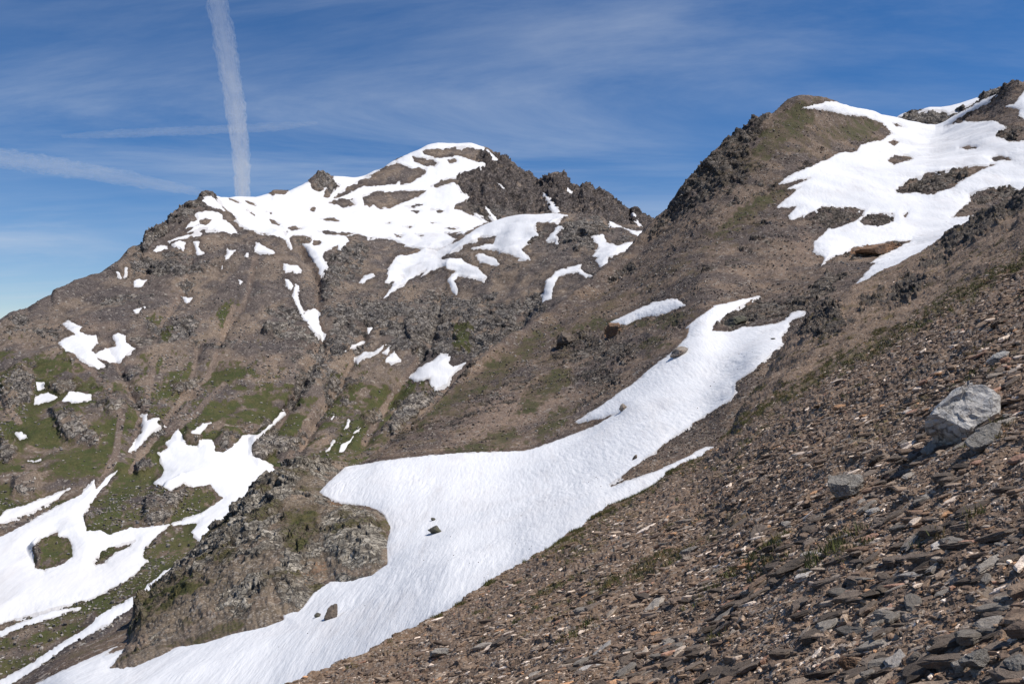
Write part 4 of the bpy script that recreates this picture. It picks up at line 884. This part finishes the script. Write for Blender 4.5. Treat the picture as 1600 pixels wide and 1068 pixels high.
# the countless small ones: one heap of stones
allV, allT, allC = [], [], []
off = 0
for k, (V, T) in enumerate(TEMPL):
    m = np.where((ttem == k) & ~isbig)[0]
    W = centre[m][:, None] + half[m][:, None, None] * 1.0 * (V[None, :, 0:1] * fx[m][:, None] * 1.5 + V[None, :, 1:2] * fy[m][:, None] + V[None, :, 2:3] * fz[m][:, None])
    allV.append(W.reshape(-1, 3))
    allT.append((T[None] + (np.arange(len(m)) * len(V))[:, None, None] + off).reshape(-1, 3))
    allC.append(np.repeat(PAL[tcol[m]] * r.uniform(.75, 1.3, (len(m), 1)), len(V), 0))
    off += len(m) * len(V)
M_stones = rock_mat('scree_stone', None, None, .05, attr='stone')
o = raw_mesh('scree', np.concatenate(allV), np.concatenate(allT), dict(stone=np.concatenate(allC)), M_stones, smooth=False)
tag(o, 'countless small flat brown and grey stones covering the near slope', 'scree', kind='stuff')

def rubble(L, n, s0, s1, name, label, weight, cols, seed, px=(-60, 1700), on_snow=False):
    """loose blocks strewn over a distant slope, one heap"""
    r = np.random.default_rng(seed)
    P = L.top if on_snow else L.final; nr = L.silrow
    A = P[:nr, :-1]; Bq = P[:nr, 1:]; Cq = P[1:nr + 1, :-1]
    w = np.linalg.norm(np.cross(Bq - A, Cq - A), axis=-1) * weight[:nr, :-1] * ((L.snow[:nr, :-1] > 3) if on_snow else (L.snow[:nr, :-1] < -1.5)) / np.maximum(A[..., 1], 60.)
    ux = CX + A[..., 0] / A[..., 1] * FPX; w = w * (ux > px[0]) * (ux < px[1])
    c = np.cumsum(w.ravel()); k = np.minimum(np.searchsorted(c, r.uniform(0, c[-1], n)), w.size - 1)
    i, j = np.unravel_index(k, w.shape)
    a, b_ = r.uniform(0, 1, (2, n, 1))
    pos = P[i, j] + (P[i, j + 1] - P[i, j]) * a + (P[i + 1, j] - P[i, j]) * b_
    N = L.N[i, j]; d = pos[:, 1]
    sz = s0 * (s1 / s0) ** (r.uniform(0, 1, n) ** 2.2) * np.clip(d / 500 if s0 > .5 else d / 220, .35, 1.6) * .5
    x, y, z = frames(n, N, r, .25, .5)
    tem = [slab_shape(r, f, 5) for f in (.3, .45, .6, .8)]
    kt = r.integers(0, 4, n); tone = np.array(cols)[r.integers(0, len(cols), n)] * r.uniform(.7, 1.3, (n, 1))
    V_, T_, C_ = [], [], []; off = 0
    for q, (V, T) in enumerate(tem):
        m = np.where(kt == q)[0]
        W = (pos[m] + N[m] * (sz[m] * .15)[:, None])[:, None] + sz[m][:, None, None] * (V[None, :, 0:1] * x[m][:, None] * 1.2 + V[None, :, 1:2] * y[m][:, None] + V[None, :, 2:3] * z[m][:, None])
        V_.append(W.reshape(-1, 3)); T_.append((T[None] + (np.arange(len(m)) * len(V))[:, None, None] + off).reshape(-1, 3)); C_.append(np.repeat(tone[m], len(V), 0)); off += len(m) * len(V)
    o = raw_mesh(name, np.concatenate(V_), np.concatenate(T_), dict(stone=np.concatenate(C_)), rock_mat('rubble_stone', None, None, .3, attr='stone'), smooth=False)
    tag(o, label, name, kind='stuff')
BR = [(.17, .135, .108), (.21, .17, .138), (.13, .107, .09), (.25, .215, .18), (.36, .32, .28), (.19, .135, .10)]
GR = [(.19, .165, .145), (.23, .20, .178), (.145, .125, .113), (.29, .265, .24), (.38, .35, .32)]
wB = (np.arange(LB.nt)[:, None] < LB.silrow - 18) * (sstep(-.3, .5, fbm(LB.base, 14., 3, .55, 306)) + .15) * (1 - .6 * LB.region([[(-140, 1300), (-140, 900), (620, 690), (620, 1100)]], 5, .2))
rubble(LB, 30000, .10, .85, 'rubble', 'loose stones strewn over the brown slopes of the right hill', wB, BR, 301)
wS = LB.region([[(1260, 480), (1260, 640), (1110, 740), (940, 800), (940, 750), (1060, 676), (1104, 645), (1150, 600), (1225, 530)]], 6, .3)
rubble(LB, 9000, .10, .8, 'rubble', 'fine stones strewn along the right edge of the sweeping snowfield', wS, BR, 303)
wN = LB.region([[(300, 1068), (480, 1000), (640, 900), (900, 760), (1100, 640), (1230, 520), (1240, 560), (1120, 700), (900, 850), (700, 980), (540, 1068)]], 30, .3) * .9 + .02
rubble(LB, 260, .07, .42, 'rubble', 'scattered dark stones fallen onto the sweeping snowfield', wN * (LB.PX > -20) * (LB.PY < 1090), BR[:3], 304, on_snow=True)
wA = (sstep(-.1, .5, fbm(LA.base, 60., 3, .55, 305)) * .9 + .1) * (LA.d < 1000) * (np.arange(LA.nt)[:, None] < LA.silrow - 25)
rubble(LA, 24000, .32, 1.35, 'rubble', 'loose blocks strewn down the brown face of the far massif', wA, GR, 302, (-100, 1060))

# the largest slabs, each its own object
KINDS = [  # palette members, material colours, label, group
    ((0, 1, 3), ((.160, .123, .097), (.240, .187, .146)), 'brown flat slab lying in the near scree', 'brown slabs in the near scree'),
    ((2, 4), ((.108, .082, .064), (.170, .132, .104)), 'dark grey brown flat slab lying in the near scree', 'dark slabs in the near scree'),
    ((5, 6, 10), ((.255, .218, .180), (.360, .318, .272)), 'grey weathered stone lying in the near scree', 'grey stones in the near scree'),
    ((7, 11), ((.42, .37, .325), (.60, .55, .50)), 'whitish pale stone lying in the near scree', 'pale stones in the near scree'),
    ((8, 9), ((.23, .145, .105), (.38, .24, .15)), 'rust tinted orange brown stone lying in the near scree', 'rusty stones in the near scree')]
def subdivide(V, T, r, amp):
    """one round of midpoint subdivision with jitter, keeps facets angular"""
    mid = {}; V = [np.array(v) for v in V]; out = []
    def m(a, b):
        k = (min(a, b), max(a, b))
        if k not in mid:
            e = np.linalg.norm(V[a] - V[b])
            mid[k] = len(V); V.append((V[a] + V[b]) / 2 + r.normal(0, amp * e, 3) * np.array([1, 1, .6]))
        return mid[k]
    for a, b, c in T:
        ab, bc, ca = m(a, b), m(b, c), m(c, a)
        out += [(a, ab, ca), (ab, b, bc), (ca, bc, c), (ab, bc, ca)]
    return np.array(V), np.array(out)
SLABM = {}
for kk, (pal, cc, lab, grp) in enumerate(KINDS):
    mt = rock_mat('slab_rock', cc[0], cc[1], .07)
    for t, (V, T) in enumerate(TEMPL):
        V2, T2 = subdivide(V, T, r, .055)
        V2, T2 = subdivide(V2, T2, r, .05)
        me = bpy.data.meshes.new('scree_stone')
        me.from_pydata([tuple(v) for v in V2], [], [tuple(map(int, q)) for q in T2]); me.materials.append(mt)
        SLABM[kk, t] = me
p2k = {p: k for k, q in enumerate(KINDS) for p in q[0]}
for b in big:
    k = p2k[int(tcol[b])]
    o = bpy.data.objects.new('scree_stone', SLABM[k, int(ttem[b])]); COL.objects.link(o)
    h = float(half[b])
    M = Matrix(((fx[b][0] * 1.5 * h, fy[b][0] * h, fz[b][0] * h, centre[b][0]), (fx[b][1] * 1.5 * h, fy[b][1] * h, fz[b][1] * h, centre[b][1]), (fx[b][2] * 1.5 * h, fy[b][2] * h, fz[b][2] * h, centre[b][2]), (0, 0, 0, 1)))
    o.matrix_world = M
    tag(o, KINDS[k][2], 'stone', KINDS[k][3])

# ------------------------------------------------------------------ boulders
import bmesh
def boulder(label, pos, N, size, dims, rot, mat, seed, sink=.25, cuts=14, name='boulder', cat='boulder', rough=.05, low=.48, axes=None, slab=0, taper=0):
    """angular block: ball cut by random planes, then weathered"""
    rr = np.random.default_rng(seed)
    bm = bmesh.new(); bmesh.ops.create_icosphere(bm, subdivisions=5, radius=1.0)
    V = np.array([v.co[:] for v in bm.verts])
    for _ in range(cuts):
        nn = rr.normal(0, 1, 3); nn /= np.linalg.norm(nn)
        c = rr.uniform(low, .8)
        dd = V @ nn - c
        V = V - np.where(dd > 0, dd, 0)[:, None] * nn
    if slab: V[:, 2] = np.clip(V[:, 2], -slab, slab) / slab
    V[:, 1:] *= (1 + taper * V[:, :1])
    V = V * np.array(dims)
    nn = V / np.linalg.norm(V, axis=1, keepdims=True)
    ps_ = V + seed * 3.1
    V = V + nn * (rough * fbm(ps_, .7, 4, .6, seed) + rough * 1.1 * blocks(ps_, .45, seed, .8) + rough * .5 * blocks(ps_, .16, seed + 1, .8))[:, None]
    for v, c in zip(bm.verts, V): v.co = c
    me = bpy.data.meshes.new(name); bm.to_mesh(me); bm.free(); me.materials.append(mat)
    o = bpy.data.objects.new(name, me); COL.objects.link(o)
    loc = np.array(pos) + np.array(N) * size * dims[2] * (1 - 2 * sink)
    if axes is None:
        o.scale = (size,) * 3; o.rotation_euler = [math.radians(a) for a in rot]; o.location = loc
    else:
        z = np.array(axes[0], float); z /= np.linalg.norm(z); x = np.array(axes[1], float); x -= x.dot(z) * z; x /= np.linalg.norm(x); y = np.cross(z, x)
        o.matrix_world = Matrix([[x[i] * size, y[i] * size, z[i] * size, loc[i]] for i in range(3)] + [[0, 0, 0, 1]])
    return tag(o, label, cat)

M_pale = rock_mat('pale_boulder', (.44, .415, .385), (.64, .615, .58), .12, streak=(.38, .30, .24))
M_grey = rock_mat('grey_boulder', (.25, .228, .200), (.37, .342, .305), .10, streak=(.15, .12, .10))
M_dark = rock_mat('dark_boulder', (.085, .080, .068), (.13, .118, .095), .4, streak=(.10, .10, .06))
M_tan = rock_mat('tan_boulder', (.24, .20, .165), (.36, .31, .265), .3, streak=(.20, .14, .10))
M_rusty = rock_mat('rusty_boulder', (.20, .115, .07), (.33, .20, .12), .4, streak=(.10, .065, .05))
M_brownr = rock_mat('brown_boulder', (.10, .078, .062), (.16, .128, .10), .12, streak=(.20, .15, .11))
def B(L, u, v, w, label, dims, rot, mat, seed, **k):
    """boulder whose width in the photo is w pixels, sitting on layer L at pixel (u, v)"""
    p, N = L.find(u, v, k.pop('pos', None))
    size = w / FPX * p[1] * .5 / max(dims[0], .5)
    return boulder(label, p, N, size, dims, rot, mat, seed, **k)
B(LF, 1514, 668, 196, 'big pale grey lichened boulder, the largest on the near slope', (1.0, .64, .44), (0, 0, 0), M_pale, 3, sink=.34, cuts=26, rough=.05, low=.5, axes=((-.06, -.80, .60), (.80, .02, .60)), slab=.5, taper=.34)
B(LF, 1325, 772, 66, 'grey cracked block below the big pale boulder on the near slope', (.9, .75, .5), (0, 0, 0), M_grey, 8, sink=.15, axes=((-.1, -.6, .78), (.8, .1, .55)), slab=.6)
B(LF, 1545, 690, 84, 'grey leaning slab under the right side of the big pale boulder', (1.0, .6, .26), (0, 0, 0), M_grey, 12, sink=.2, axes=((-.3, -.65, .7), (.8, .1, .58)), slab=.5, name='leaning_slab', cat='rock slab')
B(LF, 1566, 560, 46, 'pale grey flat slab above the big pale boulder near the right edge', (1.0, .6, .22), (0, 0, 0), M_pale, 15, sink=.2, axes=((-.3, -.6, .74), (.85, .1, .5)), slab=.5, name='flat_slab', cat='rock slab')
B(LF, 1372, 722, 44, 'dark leaning slab in the shadow just left of the big pale boulder', (1.0, .5, .3), (0, -40, 0), M_brownr, 17, name='leaning_slab', cat='rock slab')
B(LF, 1375, 930, 90, 'long brown flat slab with a ragged end in the bottom right scree', (1.0, .5, .2), (-12, -6, 8), M_brownr, 21, name='flat_slab', cat='rock slab')
B(LF, 1255, 880, 96, 'long brown slab tilted up to the right in the middle of the scree', (1.0, .42, .18), (-12, -20, 15), M_brownr, 22, name='flat_slab', cat='rock slab')
B(LF, 1535, 1040, 60, 'rounded grey stone at the bottom edge near the right corner', (.9, .75, .6), (0, -8, 10), M_grey, 23, name='rounded_stone', cat='stone')
B(LF, 1595, 1045, 50, 'smooth grey stone cut by the right edge in the bottom corner', (.9, .75, .6), (0, -10, 30), M_grey, 24, name='rounded_stone', cat='stone')
B(LF, 1438, 1038, 34, 'cream coloured knobbly stone at the bottom of the scree', (.8, .7, .75), (0, -20, 40), M_tan, 25, name='knobbly_stone', cat='stone')
B(LF, 1332, 1042, 40, 'orange tinted rounded stone at the bottom of the scree', (.9, .7, .6), (0, -5, 10), M_rusty, 26, name='rounded_stone', cat='stone')
B(LF, 1300, 828, 20, 'small pinkish white block in the scree below the grey cracked block', (.9, .8, .7), (0, -10, 10), M_tan, 27, name='small_block', cat='stone')
B(LF, 1365, 803, 28, 'white angular stone below the grey cracked block', (.9, .6, .5), (0, -20, 10), M_pale, 28, name='angular_stone', cat='stone')
B(LF, 1078, 862, 46, 'blue grey thin slab lying in the middle of the scree', (1.0, .5, .22), (-10, -20, 10), M_grey, 29, name='flat_slab', cat='rock slab')
B(LF, 690, 1022, 46, 'grey flat rock near the lower end of the scree', (1.0, .7, .35), (-10, -15, 10), M_grey, 30, name='flat_slab', cat='rock slab')
B(LB, 680, 829, 29, 'dark boulder alone in the middle of the sweeping snowfield', (.95, .7, .62), (0, 22, 10), M_dark, 31, sink=.3)
B(LB, 677, 810, 10, 'small dark stone just above the dark boulder in the snowfield', (.95, .7, .6), (0, 20, 0), M_dark, 32, sink=.3, name='small_stone', cat='stone')
B(LB, 519, 961, 38, 'brown upright rock poking through the snow near the outcrop', (1.0, .7, .6), (0, -42, 10), M_brownr, 33, sink=.3)
B(LB, 497, 960, 11, 'small dark stone left of the brown rock in the snow near the outcrop', (.9, .8, .7), (0, 0, 0), M_dark, 34, sink=.3, name='small_stone', cat='stone')
B(LB, 1059, 553, 38, 'pale boulder at the upper left edge of the sweeping snowfield', (1.0, .7, .6), (0, -25, 10), M_tan, 35, sink=.3)
B(LB, 973, 637, 16, 'tan boulder at the tip of the bare spur in the snowfield', (.9, .8, .8), (0, -20, 0), M_tan, 36, sink=.3)
B(LB, 991, 714, 13, 'slim brown stone standing in the snow near the right edge of the snowfield', (.9, .5, .5), (0, -50, 0), M_brownr, 37, sink=.3, name='slim_stone', cat='stone')
B(LB, 1208, 527, 10, 'little dark stone in the upper right corner of the sweeping snowfield', (1, .7, .4), (0, 0, 0), M_dark, 38, sink=.3, name='small_stone', cat='stone')
B(LB, 958, 517, 30, 'reddish crag under the pillow shaped snow patch', (.9, .8, .9), (0, 10, 20), M_rusty, 39, sink=.3, name='red_crag', cat='crag')
B(LB, 885, 535, 44, 'dark shadowed crag left of the reddish crag on the right hill slope', (.9, .8, .7), (0, -30, 10), M_brownr, 40, sink=.35, name='dark_crag', cat='crag')
B(LB, 1365, 391, 78, 'orange rock ledge below the broad hill snowfield', (1.0, .5, .24), (0, -8, 0), M_rusty, 41, sink=.35, name='rock_ledge', cat='rock ledge')
B(LB, 1142, 505, 52, 'dark blunt rock bluff jutting into the top of the sweeping snowfield', (1.0, .7, .5), (0, -25, 10), M_dark, 42, sink=.45, name='rock_bluff', cat='rock bluff')

# ------------------------------------------------------------------ turf tufts on the near slope
def build_grass():
    r = np.random.default_rng(77)
    P = LF.final; nr = LF.silrow
    g = LF.grassm[:nr, :]
    A = P[:nr]; dd = A[..., 1]
    py = CY - A[..., 2] / dd * FPX; px = LF.us[None]
    w = sstep(.3, .7, g + .5 * fbm(A, 1.5, 3, .6, 78)) * dd**1.1 * (py < 1100) * (px < 1680) * (dd < 120)
    c = np.cumsum(w.ravel()); k = np.searchsorted(c, r.uniform(0, c[-1], 15000))
    i, j = np.unravel_index(k, w.shape)
    root = P[i, j]; N = LF.N[i, j]
    nb = 16
    n = len(root)
    hgt = r.uniform(.04, .10, n) * np.clip(root[:, 1] / 30, .6, 1.3)
    base = root[:, None] + r.normal(0, 1, (n, nb, 3)) * np.array([1, 1, .25]) * hgt[:, None, None] * .55
    tip = base + (np.array([0, 0, 1.]) + .4 * N[:, None] + r.normal(0, .45, (n, nb, 3))) * hgt[:, None, None] * r.uniform(.5, 1.1, (n, nb, 1))
    side = r.normal(0, 1, (n, nb, 3)); side[..., 2] *= .2
    side = side / np.linalg.norm(side, axis=-1, keepdims=True) * hgt[:, None, None] * .11
    V = np.stack([base - side, base + side, tip], 2).reshape(-1, 3)
    T = np.arange(len(V)).reshape(-1, 3)
    cols = np.array([(.11, .12, .034), (.17, .145, .048), (.25, .17, .065), (.085, .09, .036)])
    cc = np.repeat(cols[r.choice(4, n, p=[.4, .25, .15, .2])] * r.uniform(.7, 1.2, (n, 1)), nb * 3, 0)
    m, nt = new_mat('turf_blades'); b = NB(nt)
    bs = b.n('ShaderNodeBsdfPrincipled'); b.link(b.attr('stone', 'Color'), bs.inputs['Base Color']); bs.inputs['Roughness'].default_value = .8
    o = b.n('ShaderNodeOutputMaterial'); b.link(bs.outputs[0], o.inputs[0])
    o = raw_mesh('grass', V, T, dict(stone=cc), m, smooth=False)
    tag(o, 'low yellowish green turf tufts growing in a band across the near scree', 'grass', kind='stuff')
build_grass()

# ------------------------------------------------------------------ plain far below everything
gs = 60000.
gv = np.array([(-gs, -gs, -420.), (gs, -gs, -420.), (gs, gs, -420.), (-gs, gs, -420.)])
zz = np.zeros(4)
tag(raw_mesh('ground', gv, np.array([[0, 1, 2, 3]]), dict(crag=zz, grass=zz + .5, tint=zz, rust=zz), M_mtn), 'brown green low ground far below the slopes', 'ground', kind='structure')

# ------------------------------------------------------------------ contrails: thin ice cloud, real volumes kilometres up
def contrail(label, pts, width, dens, seed, thick=.6):
    """tube of cloud through (u, v) pixels on a level sheet 5600 m up; width in metres along it"""
    r = np.random.default_rng(seed)
    alt = 5600.
    p = np.array([at(u, v, alt * FPX / (CY - v)) for u, v in pts]); w = np.array(width, float)
    n = 240
    s = np.linspace(0, len(p) - 1, n)
    C = np.stack([np.interp(s, range(len(p)), p[:, k]) for k in range(3)], -1)
    for k in range(3): C[:, k] = box_blur(C[:, k], 5, 0)
    W = np.interp(s, range(len(w)), w)
    t = np.gradient(C, axis=0); t /= np.linalg.norm(t, axis=1, keepdims=True)
    sx = np.cross(t, [0, 0, 1.]); sx /= np.linalg.norm(sx, axis=1, keepdims=True)
    m = 20
    a = np.linspace(0, 2 * np.pi, m, endpoint=False)
    VV, QQ = [], []
    for ks, sh in enumerate((1.3, 1.17, 1.04, .92, .8, .68, .56, .44, .32)):
        V = np.zeros((n, m, 3))
        for j, x in enumerate(a):
            q = np.stack([s * 4.1, np.full(n, math.cos(x) * 1.3), np.full(n, math.sin(x) * 1.3 + seed)], -1)
            k = W * .5 * sh * (1 + .32 * fbm(q, .8, 5, .7, seed + 31 * ks))
            V[:, j] = C + sx * (math.cos(x) * k)[:, None] + np.array([0, 0, 1.]) * (math.sin(x) * k * thick)[:, None]
        Vs = np.concatenate([np.repeat(C[:1, None], m, 1), V, np.repeat(C[-1:, None], m, 1)])
        idx = np.arange((n + 2) * m).reshape(n + 2, m) + len(VV) * (n + 2) * m
        QQ.append(np.stack([idx[:-1], idx[1:], np.roll(idx[1:], -1, 1), np.roll(idx[:-1], -1, 1)], -1).reshape(-1, 4)); VV.append(Vs.reshape(-1, 3))
    V = np.concatenate(VV); q = np.concatenate(QQ)
    mt, nt = new_mat('ice_cloud'); b = NB(nt)
    vs = b.n('ShaderNodeVolumeScatter'); vs.inputs['Color'].default_value = (.98, .98, 1, 1); vs.inputs['Density'].default_value = dens * .22
    vs.inputs['Anisotropy'].default_value = 0.0
    o = b.n('ShaderNodeOutputMaterial'); b.link(vs.outputs[0], o.inputs['Volume'])
    o = raw_mesh('contrail', V.reshape(-1, 3), q, None, mt)
    tag(o, label, 'contrail')
contrail('bright upright contrail fading down to the ridge beside the small pointed peak', [(333, -80), (339, 0), (357, 100), (371, 190), (378, 260), (379, 320)], [230, 255, 330, 380, 400, 410], .0033, 1)
contrail('broad faint contrail sloping down from the left edge to the small pointed peak', [(-90, 228), (0, 247), (100, 262), (200, 279), (300, 298), (330, 304)], [800, 760, 700, 620, 380, 220], .0020, 2)
contrail('thin faint level contrail crossing the upright one', [(95, 213), (170, 210), (250, 206), (330, 203), (420, 199), (500, 192)], [120, 270, 270, 260, 270, 100], .0034, 3)

# ------------------------------------------------------------------ light and sky
EL, AZ = math.radians(59), math.radians(95)          # azimuth clockwise from the viewing direction
sd = np.array([math.cos(EL) * math.sin(AZ), math.cos(EL) * math.cos(AZ), math.sin(EL)])
from mathutils import Vector
sun = bpy.data.lights.new('sun', 'SUN'); sun.energy = 4.2; sun.angle = math.radians(.53); sun.color = (1, .955, .89)
so = bpy.data.objects.new('sun', sun); COL.objects.link(so)
so.rotation_euler = Vector(sd).to_track_quat('Z', 'Y').to_euler()

w = bpy.data.worlds.new('World'); SC.world = w; w.use_nodes = True
nt = w.node_tree; nt.nodes.clear(); b = NB(nt)
sky = b.n('ShaderNodeTexSky', sky_type='NISHITA'); sky.sun_disc = False; sky.sun_elevation = EL; sky.sun_rotation = AZ
sky.altitude = 2600; sky.air_density = 1.0; sky.dust_density = .15; sky.ozone_density = 2.0
tc = b.n('ShaderNodeTexCoord').outputs['Generated']
sp = b.n('ShaderNodeSeparateXYZ'); b.link(tc, sp.inputs[0])
zc = b.math('ADD', b.math('MAXIMUM', sp.outputs[2], .0), .12)
cx = b.math('DIVIDE', sp.outputs[0], zc); cy = b.math('DIVIDE', sp.outputs[1], zc)
cv = b.n('ShaderNodeCombineXYZ'); b.link(cx, cv.inputs[0]); b.link(cy, cv.inputs[1])
def cirrus(rot, scl, loc, size, lo, hi, m0, m1):
    mp = b.n('ShaderNodeMapping'); mp.inputs['Rotation'].default_value = (0, 0, math.radians(rot)); mp.inputs['Scale'].default_value = scl; mp.inputs['Location'].default_value = loc
    b.link(cv.outputs[0], mp.inputs[0])
    x = b.n('ShaderNodeTexNoise'); b.link(mp.outputs[0], x.inputs['Vector']); x.inputs['Scale'].default_value = size; x.inputs['Detail'].default_value = 9; x.inputs['Roughness'].default_value = .64; x.inputs['Distortion'].default_value = .5
    y = b.n('ShaderNodeMapping'); y.inputs['Location'].default_value = loc; b.link(cv.outputs[0], y.inputs[0])
    return b.math('MULTIPLY', b.ramp(x.outputs['Fac'], lo, hi), b.ramp(b.noise(y.outputs[0], .5, 3, .5), m0, m1))
cl = b.math('MAXIMUM', cirrus(52, (.5, 1.5, 1), (3.1, 1.7, 0), .75, .34, .80, .32, .58), b.math('MULTIPLY', .7, cirrus(-30, (.6, 1.5, 1), (7.3, 4.2, 0), .9, .36, .85, .36, .64)))
hs = b.n('ShaderNodeHueSaturation'); hs.inputs['Saturation'].default_value = 1.30; hs.inputs['Value'].default_value = 1.0
b.link(b.mix(1.0, sky.outputs[0], (.98, .975, 1.05), 'MULTIPLY'), hs.inputs['Color'])
c = b.mix(b.math('MULTIPLY', cl, .54), hs.outputs[0], (6.2, 6.9, 8.0))
bg = b.n('ShaderNodeBackground'); b.link(c, bg.inputs[0]); bg.inputs[1].default_value = .085
o = b.n('ShaderNodeOutputWorld'); b.link(bg.outputs[0], o.inputs[0])

# ------------------------------------------------------------------ camera
cam = bpy.data.cameras.new('camera'); cam.sensor_width = 36; cam.lens = 36 * FPX / 1600
cam.clip_start = .1; cam.clip_end = 200000
co = bpy.data.objects.new('camera', cam); COL.objects.link(co)
co.location = (0, 0, 0); co.rotation_euler = (math.radians(90), 0, 0)
SC.camera = co
SC.view_settings.view_transform = 'Standard'; SC.view_settings.look = 'None'
SC.view_settings.exposure = 0.16; SC.view_settings.gamma = 1
SC.cycles.transparent_max_bounces = 64; SC.cycles.volume_bounces = 1
w.cycles.sampling_method = 'NONE'
SC.cycles.use_denoising = True; SC.cycles.denoising_prefilter = 'ACCURATE'; SC.cycles.denoising_input_passes = 'RGB_ALBEDO_NORMAL'
